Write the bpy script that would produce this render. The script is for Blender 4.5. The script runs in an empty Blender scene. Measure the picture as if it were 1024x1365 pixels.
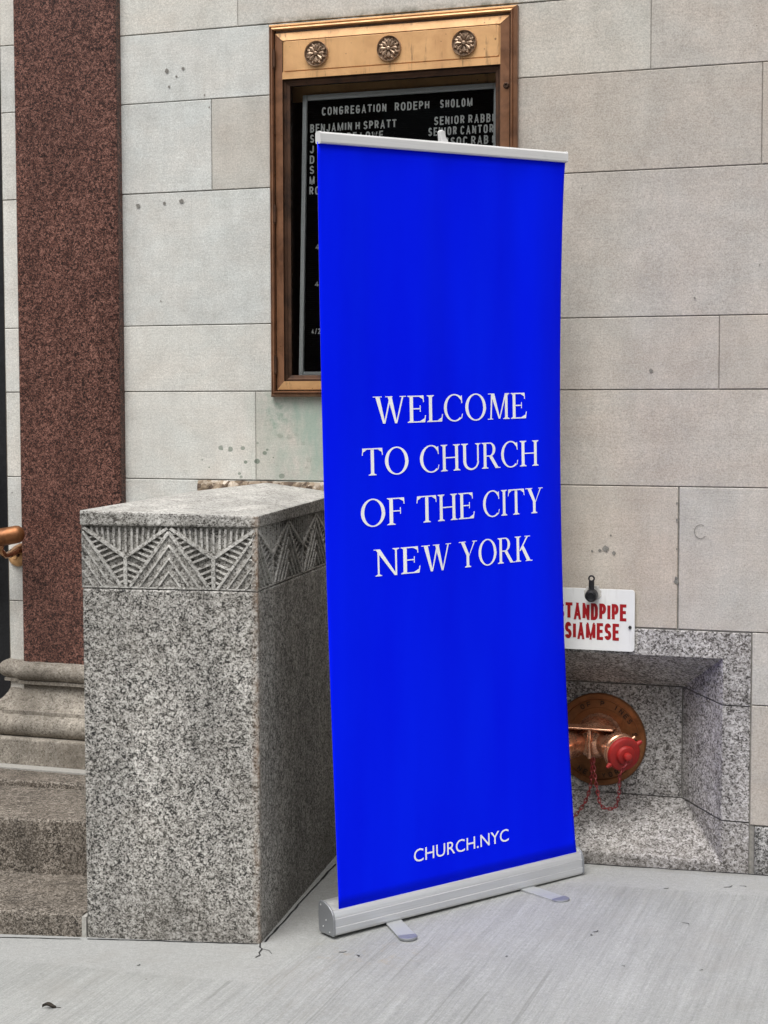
import bpy, bmesh, math, random
from mathutils import Vector, Matrix, noise as mnoise
random.seed(7)
SC = bpy.context.scene
COL = SC.collection
R = math.radians
ZO = 1.4                      # eye height of the camera above z = 0

# ------------------------------------------------------------------ camera
cd = bpy.data.cameras.new('camera'); cam = bpy.data.objects.new('camera', cd); COL.objects.link(cam)
cd.sensor_fit = 'VERTICAL'; cd.sensor_height = 24.0; cd.lens = 24.0 * 2250 / 1365
cd.clip_start = 0.05; cd.clip_end = 600
CAMLOC = Vector((0, -4.87, ZO))
yaw, pit, rol = R(19.504), R(3.776), R(-0.117)
_f = Vector((-math.sin(yaw) * math.cos(pit), math.cos(yaw) * math.cos(pit), -math.sin(pit)))
_r = Vector((math.cos(yaw), math.sin(yaw), 0)); _u = _r.cross(_f)
_r2 = math.cos(rol) * _r + math.sin(rol) * _u; _u2 = -math.sin(rol) * _r + math.cos(rol) * _u
m3 = Matrix((_r2, _u2, -_f)).transposed()
cam.matrix_world = Matrix.Translation(CAMLOC) @ m3.to_4x4()
SC.camera = cam

# ------------------------------------------------------------------ sky, sun, exposure
SUN_EL, SUN_AZ = 62.0, 188.0          # azimuth clockwise from +y: behind the camera, a little to the left
w = bpy.data.worlds.new('World'); SC.world = w; w.use_nodes = True
nt = w.node_tree; nt.nodes.clear()
out = nt.nodes.new('ShaderNodeOutputWorld'); bg = nt.nodes.new('ShaderNodeBackground')
sky = nt.nodes.new('ShaderNodeTexSky'); sky.sky_type = 'NISHITA'; sky.sun_disc = False
sky.sun_elevation = R(SUN_EL); sky.sun_rotation = R(SUN_AZ); sky.air_density = 1.0; sky.dust_density = 4.0; sky.ozone_density = 1.0
hs = nt.nodes.new('ShaderNodeHueSaturation'); hs.inputs['Saturation'].default_value = 0.22    # overcast: grey cloud, little blue
nt.links.new(sky.outputs[0], hs.inputs['Color']); nt.links.new(hs.outputs[0], bg.inputs[0]); nt.links.new(bg.outputs[0], out.inputs[0])
bg.inputs[1].default_value = 0.12
sd = bpy.data.lights.new('sun', 'SUN'); sun = bpy.data.objects.new('sun', sd); COL.objects.link(sun)
sd.energy = 1.5; sd.angle = R(45); sd.color = (1.0, 0.985, 0.96)
az, el = R(SUN_AZ), R(SUN_EL)
to_sun = Vector((math.sin(az) * math.cos(el), math.cos(az) * math.cos(el), math.sin(el)))
sun.rotation_euler = (-to_sun).to_track_quat('-Z', 'Y').to_euler(); sun.location = (0, -4, 12)
vs = SC.view_settings
vs.view_transform = 'Standard'; vs.look = 'None'; vs.exposure = 0.75; vs.gamma = 1.0

# ------------------------------------------------------------------ materials
class N:
    def __init__(s, name, rough=0.6, metal=0.0, spec=0.4):
        s.m = bpy.data.materials.new(name); s.m.use_nodes = True; s.t = s.m.node_tree
        s.b = s.t.nodes['Principled BSDF']; s.b.inputs['Roughness'].default_value = rough
        s.b.inputs['Metallic'].default_value = metal; s.b.inputs['Specular IOR Level'].default_value = spec
        s.out = s.t.nodes['Material Output']
        s.tc = s.t.nodes.new('ShaderNodeTexCoord'); s.obj = s.tc.outputs['Object']
    def n(s, t, **k):
        x = s.t.nodes.new('ShaderNode' + t)
        for a, b in k.items(): setattr(x, a, b)
        return x
    def put(s, sock, v):
        if isinstance(v, bpy.types.NodeSocket): s.t.links.new(v, sock)
        elif isinstance(v, tuple) and len(v) == 3 and sock.type == 'RGBA': sock.default_value = (*v, 1)
        else: sock.default_value = v
    def map(s, scale=(1, 1, 1), loc=(0, 0, 0), rot=(0, 0, 0), vec=None):
        x = s.n('Mapping'); s.put(x.inputs['Vector'], vec or s.obj)
        x.inputs['Scale'].default_value = scale; x.inputs['Location'].default_value = loc; x.inputs['Rotation'].default_value = rot
        return x.outputs[0]
    def noise(s, scale, detail=3, rough=0.55, vec=None, dist=0.0, out='Fac'):
        x = s.n('TexNoise'); s.put(x.inputs['Vector'], vec or s.obj); x.inputs['Scale'].default_value = scale
        x.inputs['Detail'].default_value = detail; x.inputs['Roughness'].default_value = rough; x.inputs['Distortion'].default_value = dist
        return x.outputs[out]
    def vor(s, scale, vec=None, out='Color', feature='F1', rnd=1.0):
        x = s.n('TexVoronoi', feature=feature); s.put(x.inputs['Vector'], vec or s.obj); x.inputs['Scale'].default_value = scale
        x.inputs['Randomness'].default_value = rnd
        return x.outputs[out]
    def ramp(s, fac, stops, interp='LINEAR'):
        x = s.n('ValToRGB'); s.put(x.inputs[0], fac); r = x.color_ramp; r.interpolation = interp
        while len(r.elements) < len(stops): r.elements.new(1.0)
        for e, (p, c) in zip(r.elements, stops):
            e.position = p; e.color = (c, c, c, 1) if not isinstance(c, tuple) else (*c, 1)
        return x.outputs[0]
    def rng(s, v, a, b, c=0.0, d=1.0):
        x = s.n('MapRange'); s.put(x.inputs[0], v)
        for i, q in zip((1, 2, 3, 4), (a, b, c, d)): x.inputs[i].default_value = q
        return x.outputs[0]
    def mix(s, f, a, b, mode='MIX'):
        x = s.n('MixRGB', blend_type=mode); s.put(x.inputs[0], f); s.put(x.inputs[1], a); s.put(x.inputs[2], b)
        return x.outputs[0]
    def math(s, op, a, b=0.0, clamp=False):
        x = s.n('Math', operation=op, use_clamp=clamp); s.put(x.inputs[0], a); s.put(x.inputs[1], b)
        return x.outputs[0]
    def xyz(s, vec=None):
        x = s.n('SeparateXYZ'); s.put(x.inputs[0], vec or s.obj); return x.outputs
    def attr(s, name):
        x = s.n('Attribute', attribute_name=name); return x.outputs['Color']
    def bump(s, h, strength=0.3, dist=0.002):
        x = s.n('Bump'); s.put(x.inputs['Height'], h); x.inputs['Strength'].default_value = strength
        x.inputs['Distance'].default_value = dist
        s.t.links.new(x.outputs[0], s.b.inputs['Normal'])
    def box(s, ax, lo, hi, soft):      # soft 0..1 window along one axis
        return s.math('MULTIPLY', s.rng(ax, lo - soft, lo + soft), s.rng(ax, hi + soft, hi - soft))
    def done(s, col):
        s.put(s.b.inputs['Base Color'], col); return s.m

def flat(name, col, rough=0.5, metal=0.0, var=0.12, sc=60, spec=0.4, bump=0.0):
    n = N(name, rough, metal, spec)
    f = n.noise(sc, 4, 0.6)
    c2 = tuple(x * (1 - var) for x in col); c1 = tuple(min(1, x * (1 + var)) for x in col)
    if bump: n.bump(f, bump, 0.002)
    n.put(n.b.inputs['Roughness'], n.rng(n.noise(sc * .35, 3), .3, .7, rough * .85, min(1, rough * 1.15)))
    return n.done(n.ramp(f, [(.3, c2), (.7, c1)]))

def mk_limestone():
    n = N('limestone', 0.85, 0, 0.25)
    c = n.attr('tint')
    x, y, z = n.xyz()
    big = n.noise(2.6, 4, 0.6, dist=0.6)
    c = n.mix(1.0, c, n.ramp(big, [(.28, (0.91, 0.905, 0.90)), (.5, (1.0, .995, .985)), (.74, (1.06, 1.05, 1.03))]), 'MULTIPLY')
    pk = n.noise(3.7, 4, .65, n.map((1, 1, 1.6), (11, 0, 4)), dist=.4)
    c = n.mix(1.0, c, n.ramp(pk, [(.36, (0.99, 1.0, 1.0)), (.64, (1.025, 0.99, 0.965))]), 'MULTIPLY')
    tool = n.noise(1, 3, .6, n.map((40, 1, 7), rot=(0, R(38), 0)))
    c = n.mix(1.0, c, n.ramp(tool, [(.35, .965), (.7, 1.03)]), 'MULTIPLY')
    bed = n.noise(4, 5, 0.7, n.map((1.2, 1, 26)))
    c = n.mix(1.0, c, n.ramp(bed, [(.3, 0.955), (.7, 1.035)]), 'MULTIPLY')
    blot = n.noise(11, 4, 0.65, n.map((1, 1, 1), (3, 1, 7)))
    c = n.mix(1.0, c, n.ramp(blot, [(.28, (0.88, 0.87, 0.86)), (.65, (1.05, 1.05, 1.05))]), 'MULTIPLY')
    gr = n.noise(230, 3, 0.7)
    c = n.mix(1.0, c, n.ramp(gr, [(.28, 0.74), (.5, 1.0), (.74, 1.22)]), 'MULTIPLY')
    g2 = n.noise(105, 3, 0.7, n.map((1, 1, 1.5)))
    c = n.mix(1.0, c, n.ramp(g2, [(.30, 0.88), (.70, 1.10)]), 'MULTIPLY')
    fos = n.noise(75, 2, 0.6, n.map((1, 1, 2.2)))       # shell flecks of the stone
    c = n.mix(n.ramp(fos, [(.64, 0.0), (.72, .38)]), c, (0.62, 0.60, 0.56))
    # weeping dirt under joints and pale scratches
    st = n.noise(5, 4, 0.7, n.map((9, 1, 0.7)))
    c = n.mix(n.ramp(st, [(.58, 0.0), (.8, .30)]), c, (0.34, 0.31, 0.27))
    # pits
    v = n.vor(9.0, out='Distance'); vc = n.vor(9.0, out='Color')
    pr = n.math('MULTIPLY', n.math('LESS_THAN', v, n.rng(vc, .78, 1.0, 0.0, .040)), n.math('GREATER_THAN', n.noise(1.7, 2), .50))
    c = n.mix(n.math('MULTIPLY', pr, .75), c, (0.09, 0.085, 0.08))
    # verdigris below the bronze case
    cu1 = n.math('MULTIPLY', n.box(x, -2.11, -1.86, .09), n.box(z, ZO - .27, ZO + .03, .05))
    cu1 = n.math('MULTIPLY', cu1, n.ramp(n.noise(7, 4, 0.7, n.map((1.8, 1, .8))), [(.36, 0.08), (.62, 1.0)]))
    c = n.mix(n.math('MULTIPLY', cu1, .75), c, (0.27, 0.37, 0.31))
    cu2 = n.math('MULTIPLY', n.box(x, -2.12, -2.03, .03), n.box(z, ZO - .10, ZO + .02, .03))
    cu2 = n.math('MULTIPLY', cu2, n.ramp(n.noise(40, 4, 0.7), [(.42, 0.0), (.62, 1.0)]))
    c = n.mix(n.math('MULTIPLY', cu2, .6), c, (0.17, 0.27, 0.21))
    # green algae freckles above the pedestal
    v2 = n.vor(34, n.map((1, 1, 1.2)), out='Distance')
    fr = n.math('MULTIPLY', n.math('LESS_THAN', v2, n.rng(n.vor(34, n.map((1, 1, 1.2)), out='Color'), .42, .85, 0, .34)), n.math('MULTIPLY', n.box(x, -2.36, -2.0, .06), n.box(z, ZO - .26, ZO - .12, .045)))
    c = n.mix(n.math('MULTIPLY', fr, .8), c, (0.13, 0.17, 0.13))
    # soot line above the case
    so = n.math('MULTIPLY', n.box(x, -2.12, -1.3, .02), n.box(z, ZO + 1.145, ZO + 1.172, .010))
    so = n.math('MULTIPLY', so, n.ramp(n.noise(26, 4, .7), [(.35, 0.1), (.6, 1.0)]))
    c = n.mix(n.math('MULTIPLY', so, .75), c, (0.085, 0.095, 0.07))
    h = n.math('ADD', n.math('MULTIPLY', gr, .5), n.math('MULTIPLY', bed, .6))
    h = n.math('SUBTRACT', h, n.math('MULTIPLY', pr, 1.2))
    n.bump(h, .35, .0025)
    return n.done(c)

def mk_granite(name, lo, mid, hi, scale=130, dirt=0.0, dirtcol=(.12, .10, .08), rough=0.62, bumpy=.35, dark=.30, lite=.78, zlo=None, edge=None):
    n = N(name, rough, 0, 0.35)
    warp = n.noise(scale * .55, 2, out='Color')
    vec = n.mix(.012, n.obj, warp, 'ADD') if False else n.obj
    a = n.vor(scale, vec, out='Color'); ra = n.xyz(a)[0]
    b = n.vor(scale * .52, n.map((1, 1, 1), (5, 3, 1)), out='Color'); rb = n.xyz(b)[0]
    cl = n.noise(scale * .16, 3, .6)
    v = n.math('ADD', n.math('MULTIPLY', ra, .62), n.math('MULTIPLY', rb, .38))
    v = n.math('ADD', v, n.math('MULTIPLY', n.math('SUBTRACT', cl, .5), .55))
    c = n.ramp(v, [(dark - .10, lo), (dark + .03, tuple((p + q) / 2 for p, q in zip(lo, mid))), (dark + .14, mid), (lite - .12, tuple((p * .55 + q * .45) for p, q in zip(mid, hi))), (lite, hi)])
    big = n.noise(3.2, 4, .65, dist=.5)
    c = n.mix(1.0, c, n.ramp(big, [(.3, .86), (.7, 1.10)]), 'MULTIPLY')
    if dirt:
        d = n.ramp(n.noise(5.5, 5, .7), [(.42, 0.0), (.72, dirt)])
        c = n.mix(d, c, dirtcol)
    vst = n.noise(1, 4, .65, n.map((9, 9, 1.3)))
    c = n.mix(1.0, c, n.ramp(vst, [(.32, .75), (.68, 1.19)]), 'MULTIPLY')
    if zlo is not None:          # splash grime near the pavement
        z = n.xyz()[2]
        g = n.math('MULTIPLY', n.rng(z, zlo + .22, zlo), n.ramp(n.noise(9, 4, .7, n.map((1, 1, .6))), [(.35, .1), (.65, 1)]))
        c = n.mix(n.math('MULTIPLY', g, .55), c, (.10, .09, .075))
    if edge:                     # rusty weathering down one arris
        x, y, z = n.xyz()
        dd = n.math('SQRT', n.math('ADD', n.math('POWER', n.math('SUBTRACT', x, edge[0]), 2), n.math('POWER', n.math('SUBTRACT', y, edge[1]), 2)))
        e1 = n.math('MULTIPLY', n.rng(dd, .022, .004), n.ramp(n.noise(24, 4, .7, n.map((1, 1, .4))), [(.4, .1), (.6, 1)]))
        c = n.mix(n.math('MULTIPLY', e1, .6), c, (.20, .115, .06))
        e2 = n.math('MULTIPLY', n.rng(dd, .05, .02), n.ramp(n.noise(60, 3, .7), [(.5, 0), (.62, 1)]))
        c = n.mix(n.math('MULTIPLY', e2, .35), c, (.60, .58, .53))
    n.bump(n.math('ADD', ra, n.noise(scale * 1.5, 2)), bumpy, .0015)
    n.put(n.b.inputs['Roughness'], n.rng(rb, 0, 1, rough * .8, min(1, rough * 1.2)))
    return n.done(c)

def mk_concrete():
    n = N('broomed_concrete', 0.85, 0, 0.25)
    x, y, z = n.xyz()
    base = n.ramp(n.noise(1.6, 5, .62), [(.3, (.255, .259, .249)), (.7, (.318, .322, .311))])
    # broom strokes run square to the wall; finished smooth within a hand of the building line
    wob = n.mix(.02, n.obj, n.noise(2.2, 2, out='Color'), 'ADD')
    br = n.noise(1.0, 4, .75, n.map((150, 3.5, 1), vec=wob))
    br2 = n.noise(1.0, 3, .6, n.map((30, .8, 1), (4, 2, 0), vec=wob))
    edge = n.math('MAXIMUM', n.rng(y, -.17, -.20, 1, 0) if False else n.rng(y, -.215, -.195), n.math('MULTIPLY', n.rng(y, -1.20, -1.185), n.rng(x, -1.62, -1.66)))
    edge = n.math('MULTIPLY', edge, 1.0, True)
    inv = n.math('SUBTRACT', 1.0, n.math('MULTIPLY', edge, .85))
    s1 = n.math('MULTIPLY', n.math('SUBTRACT', br, .5), n.math('MULTIPLY', inv, .72))
    s2 = n.math('MULTIPLY', n.math('SUBTRACT', br2, .5), n.math('MULTIPLY', inv, .38))
    k = n.math('ADD', 1.0, n.math('ADD', s1, s2))
    c = n.mix(1.0, base, k, 'MULTIPLY')
    c = n.mix(n.math('MULTIPLY', edge, .5), c, (.325, .327, .318))
    c = n.mix(1.0, c, n.ramp(n.noise(240, 3, .75), [(.3, .80), (.7, 1.17)]), 'MULTIPLY')
    c = n.mix(1.0, c, n.ramp(n.noise(70, 4, .75), [(.3, .90), (.7, 1.09)]), 'MULTIPLY')
    # grime gathered along the building line
    dl = n.math('MULTIPLY', n.rng(y, -.05, .0), n.ramp(n.noise(14, 4, .7), [(.35, .15), (.65, 1)]))
    c = n.mix(n.math('MULTIPLY', dl, .6), c, (.12, .11, .09))
    ln = n.ramp(n.noise(1, 2, .5, n.map((17, .35, 1), (2, 8, 0), vec=wob)), [(.655, 0), (.672, 1), (.70, 0)])
    c = n.mix(n.math('MULTIPLY', ln, n.math('MULTIPLY', inv, .42)), c, (.13, .13, .12))
    blot = n.noise(4.2, 5, .7)
    c = n.mix(n.ramp(blot, [(.50, 0.0), (.75, .45)]), c, (.255, .245, .225))
    # tan drip stains and dark flecks
    tan = n.math('MULTIPLY', n.math('MULTIPLY', n.box(x, -1.58, -1.30, .05), n.box(y, -1.02, -.84, .05)), n.ramp(n.noise(22, 4, .7), [(.55, 0), (.68, 1)]))
    c = n.mix(n.math('MULTIPLY', tan, .5), c, (.30, .24, .16))
    smear = n.math('MULTIPLY', n.math('MULTIPLY', n.box(x, -1.63, -1.38, .05), n.box(y, -1.6, -.9, .12)), n.ramp(n.noise(1, 4, .7, n.map((55, 3.2, 1))), [(.52, 0), (.66, 1)]))
    c = n.mix(n.math('MULTIPLY', smear, .6), c, (.22, .21, .19))
    v = n.vor(11, out='Distance'); vc = n.xyz(n.vor(11, out='Color'))[0]
    fl = n.math('LESS_THAN', v, n.rng(vc, .78, 1.0, 0, .040))
    c = n.mix(n.math('MULTIPLY', fl, .75), c, (.07, .06, .05))
    n.bump(n.math('ADD', n.math('MULTIPLY', s1, 1.4), n.math('MULTIPLY', n.noise(260, 2), .25)), .5, .003)
    return n.done(c)

def mk_bronze(name, col, dk, rough=.42, sc=18, metal=.85, streak=0.0, bump=.15):
    n = N(name, rough, metal, .5)
    f = n.noise(sc, 5, .65, dist=.4)
    c = n.ramp(f, [(.30, dk), (.55, col), (.8, tuple(min(1, q * 1.15) for q in col))])
    if streak:
        s = n.noise(1, 4, .7, n.map((70, 70, 7)))
        s2 = n.noise(16, 3, .7)
        c = n.mix(n.math('MULTIPLY', n.ramp(s, [(.56, 0), (.70, streak)]), n.ramp(s2, [(.45, 0), (.62, 1)])), c, (.13, .07, .035))
        sp = n.math('LESS_THAN', n.vor(60, out='Distance'), n.rng(n.xyz(n.vor(60))[0], .75, 1, 0, .22))
        c = n.mix(n.math('MULTIPLY', sp, .7), c, (.12, .06, .03))
    n.put(n.b.inputs['Roughness'], n.rng(n.noise(sc * 2.3, 4), .3, .7, rough * .75, rough * 1.3))
    n.bump(n.noise(sc * 9, 3), bump, .0008)
    return n.done(c)

def mk_alu(name, col=(.72, .73, .74), rough=.38, metal=.8):
    n = N(name, rough, metal, .5)
    f = n.noise(1, 3, .6, n.map((3, 260, 260)))
    c = n.mix(1.0, col, n.ramp(f, [(.3, .93), (.7, 1.05)]), 'MULTIPLY')
    d = n.noise(24, 4, .7)
    c = n.mix(n.ramp(d, [(.62, 0), (.8, .25)]), c, tuple(q * .6 for q in col))
    n.put(n.b.inputs['Roughness'], n.rng(f, .3, .7, rough * .85, rough * 1.2))
    return n.done(c)

def mk_blue():
    n = N('blue_banner_vinyl', .6, 0, .03)
    f = n.noise(2.2, 3, .5, n.map((3, 1, .5)))
    c = n.ramp(f, [(.3, (.0001, .0070, .86)), (.7, (.0002, .0130, .93))])
    n.bump(n.noise(900, 2), .05, .0004)
    return n.done(c)

def mk_glass():
    n = N('window_glass')
    t = n.t; t.nodes.remove(n.b)
    fr = n.n('Fresnel'); fr.inputs[0].default_value = 1.45
    tr = n.n('BsdfTransparent'); tr.inputs[0].default_value = (.97, .98, .975, 1)
    gl = n.n('BsdfGlossy'); gl.inputs['Roughness'].default_value = .01
    mx = n.n('MixShader')
    t.links.new(fr.outputs[0], mx.inputs[0]); t.links.new(tr.outputs[0], mx.inputs[1]); t.links.new(gl.outputs[0], mx.inputs[2])
    t.links.new(mx.outputs[0], n.out.inputs[0])
    return n.m

def mk_feltboard():
    n = N('black_letter_board', .9, 0, .03)
    z = n.xyz()[2]
    wv = n.math('SINE', n.math('MULTIPLY', z, 2 * math.pi / .0064))
    n.bump(wv, .5, .0015)
    return n.done(n.ramp(n.noise(30, 3), [(.3, (.003, .003, .003)), (.7, (.005, .005, .005))]))

def mk_brick():
    n = N('street_brick', .85, 0, .2)
    b = n.n('TexBrick'); n.put(b.inputs['Vector'], n.map((1, 1, 1), rot=(R(90), 0, 0)))
    b.inputs['Scale'].default_value = 4.0
    for i, c in zip((1, 2, 3), ((.045, .02, .014), (.03, .016, .012), (.05, .045, .04))): b.inputs[i].default_value = (*c, 1)
    return n.done(n.mix(1.0, b.outputs[0], n.ramp(n.noise(1.5, 4), [(.3, .8), (.7, 1.15)]), 'MULTIPLY'))

def mk_red():
    n = N('chipped_red_paint', .5, 0, .35)
    c = n.ramp(n.noise(30, 5, .7), [(.3, (.19, .008, .007)), (.6, (.30, .013, .010)), (.8, (.35, .022, .016))])
    ch = n.ramp(n.noise(95, 4, .75, dist=.5), [(.66, 0.0), (.69, 1.0)])
    c = n.mix(ch, c, (.10, .045, .025))
    gr = n.ramp(n.noise(18, 4, .7), [(.5, 0.0), (.75, .5)])
    c = n.mix(gr, c, (.13, .03, .02))
    n.put(n.b.inputs['Roughness'], n.rng(n.noise(60, 3), .3, .7, .38, .68)); n.bump(n.math('SUBTRACT', n.noise(140, 3), ch), .3, .0006)
    return n.done(c)

def mk_print(name, col, wear=(.8, .8, .8), amt=.15):
    n = N(name, .5, 0, .3)
    f = n.noise(45, 4, .7)
    return n.done(n.mix(n.ramp(f, [(.58, 0), (.75, amt)]), col, wear))

def mk_enamel():
    n = N('white_sign_enamel', .35, 0, .5)
    c = n.ramp(n.noise(9, 4, .6), [(.3, (.66, .66, .65)), (.7, (.76, .76, .75))])
    st = n.noise(1, 4, .7, n.map((45, 45, 6)))
    c = n.mix(n.ramp(st, [(.58, 0), (.75, .25)]), c, (.40, .37, .33))
    return n.done(c)

M = dict(
    limestone=mk_limestone(),
    mortar=flat('mortar', (.23, .22, .20), .9, 0, .25, 90, .2, .4),
    rubble=mk_granite('rubble_mortar', (.10, .07, .05), (.30, .23, .16), (.55, .48, .40), 70, .5, (.09, .06, .04), .9, 1.0),
    grey_granite=mk_granite('grey_granite', (.022, .022, .022), (.26, .255, .243), (.56, .55, .53), 300, .20, (.16, .145, .12), .6, .35, .34, .82, 0.0),
    pedestal_granite=mk_granite('pedestal_granite', (.018, .018, .017), (.268, .255, .232), (.58, .56, .525), 300, .24, (.17, .15, .12), .6, .35, .34, .82, 0.0, (.306, -.317)),
    frieze_granite=mk_granite('weathered_granite', (.055, .05, .045), (.27, .26, .238), (.52, .505, .475), 300, .22, (.17, .15, .12), .75, .6, .30, .82, None, (.306, -.317)),
    tooled_granite=mk_granite('tooled_granite', (.14, .13, .12), (.40, .39, .36), (.60, .585, .555), 300, .2, (.25, .22, .18), .8, .5, .24, .8),
    niche_granite=mk_granite('pale_granite', (.055, .050, .046), (.275, .260, .245), (.55, .53, .515), 260, .18, (.24, .20, .17), .65, .35, .30, .80, ZO - 1.38),
    brown_granite=mk_granite('step_granite', (.026, .021, .016), (.118, .100, .080), (.31, .275, .235), 300, .45, (.085, .068, .052), .8, .6),
    base_stone=mk_granite('portal_stone', (.13, .112, .09), (.26, .232, .192), (.40, .365, .315), 260, .8, (.09, .073, .055), .85, .6, .22, .85),
    red_granite=mk_granite('red_granite', (.012, .008, .007), (.098, .041, .031), (.29, .145, .11), 370, .12, (.05, .02, .017), .38, .12, .36, .86),
    concrete=mk_concrete(),
    asphalt=flat('asphalt', (.05, .05, .052), .9, 0, .3, 200, .3, .4),
    bronze=mk_bronze('brown_bronze', (.235, .112, .058), (.115, .052, .028), .36, 14, .35),
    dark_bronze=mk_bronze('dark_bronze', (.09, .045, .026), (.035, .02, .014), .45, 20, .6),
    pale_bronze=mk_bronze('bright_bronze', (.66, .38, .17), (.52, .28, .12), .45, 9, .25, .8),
    rosette=mk_bronze('rosette_bronze', (.42, .30, .21), (.17, .10, .06), .36, 40, .6),
    brass=mk_bronze('fire_brass', (.58, .33, .185), (.27, .12, .06), .26, 30, .95),
    body_bronze=mk_bronze('body_bronze', (.66, .36, .23), (.34, .15, .085), .27, 26, .85),
    plate_bronze=mk_bronze('plate_bronze', (.27, .11, .042), (.14, .055, .022), .42, 22, .65),
    alu=mk_alu('satin_aluminium'),
    alu_white=mk_alu('pale_rail', (.66, .66, .655), .45, .15),
    frame_white=mk_alu('pale_board_frame', (.93, .95, .95), .4, .0),
    alu_dark=mk_alu('grey_metal', (.30, .31, .325), .45, .6),
    foot_metal=mk_alu('foot_metal', (.36, .37, .37), .5, .2),
    blue=mk_blue(),
    fabric_back=flat('grey_banner_back', (.22, .22, .225), .7, 0, .08, 40, .2),
    white_print=mk_print('white_print', (.93, .93, .93), (.88, .88, .9), .1),
    letter_white=mk_print('letter_white', (.92, .92, .90), (.7, .7, .68), .2),
    red_print=mk_print('red_print', (.31, .006, .010), (.40, .10, .10), .4),
    enamel=mk_enamel(),
    felt=mk_feltboard(),
    glass=mk_glass(),
    red_paint=mk_red(),
    chain_red=mk_bronze('red_chain', (.17, .011, .013), (.08, .008, .008), .5, 80, 0.1, 0, .2),
    black=flat('black_paint', (.014, .014, .016), .38, 0, .3, 60),
    door_black=flat('black_door_paint', (.010, .0105, .012), .5, 0, .5, 160),
    brick=mk_brick(),
    pane=flat('dark_panes', (.012, .014, .016), .12, 0, .3, 3, .5),
    leaf=flat('dry_leaf', (.035, .028, .02), .8, 0, .4, 90),
    dark_print=flat('raised_dark_letters', (.045, .022, .012), .6, .3, .3, 60),
)

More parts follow.
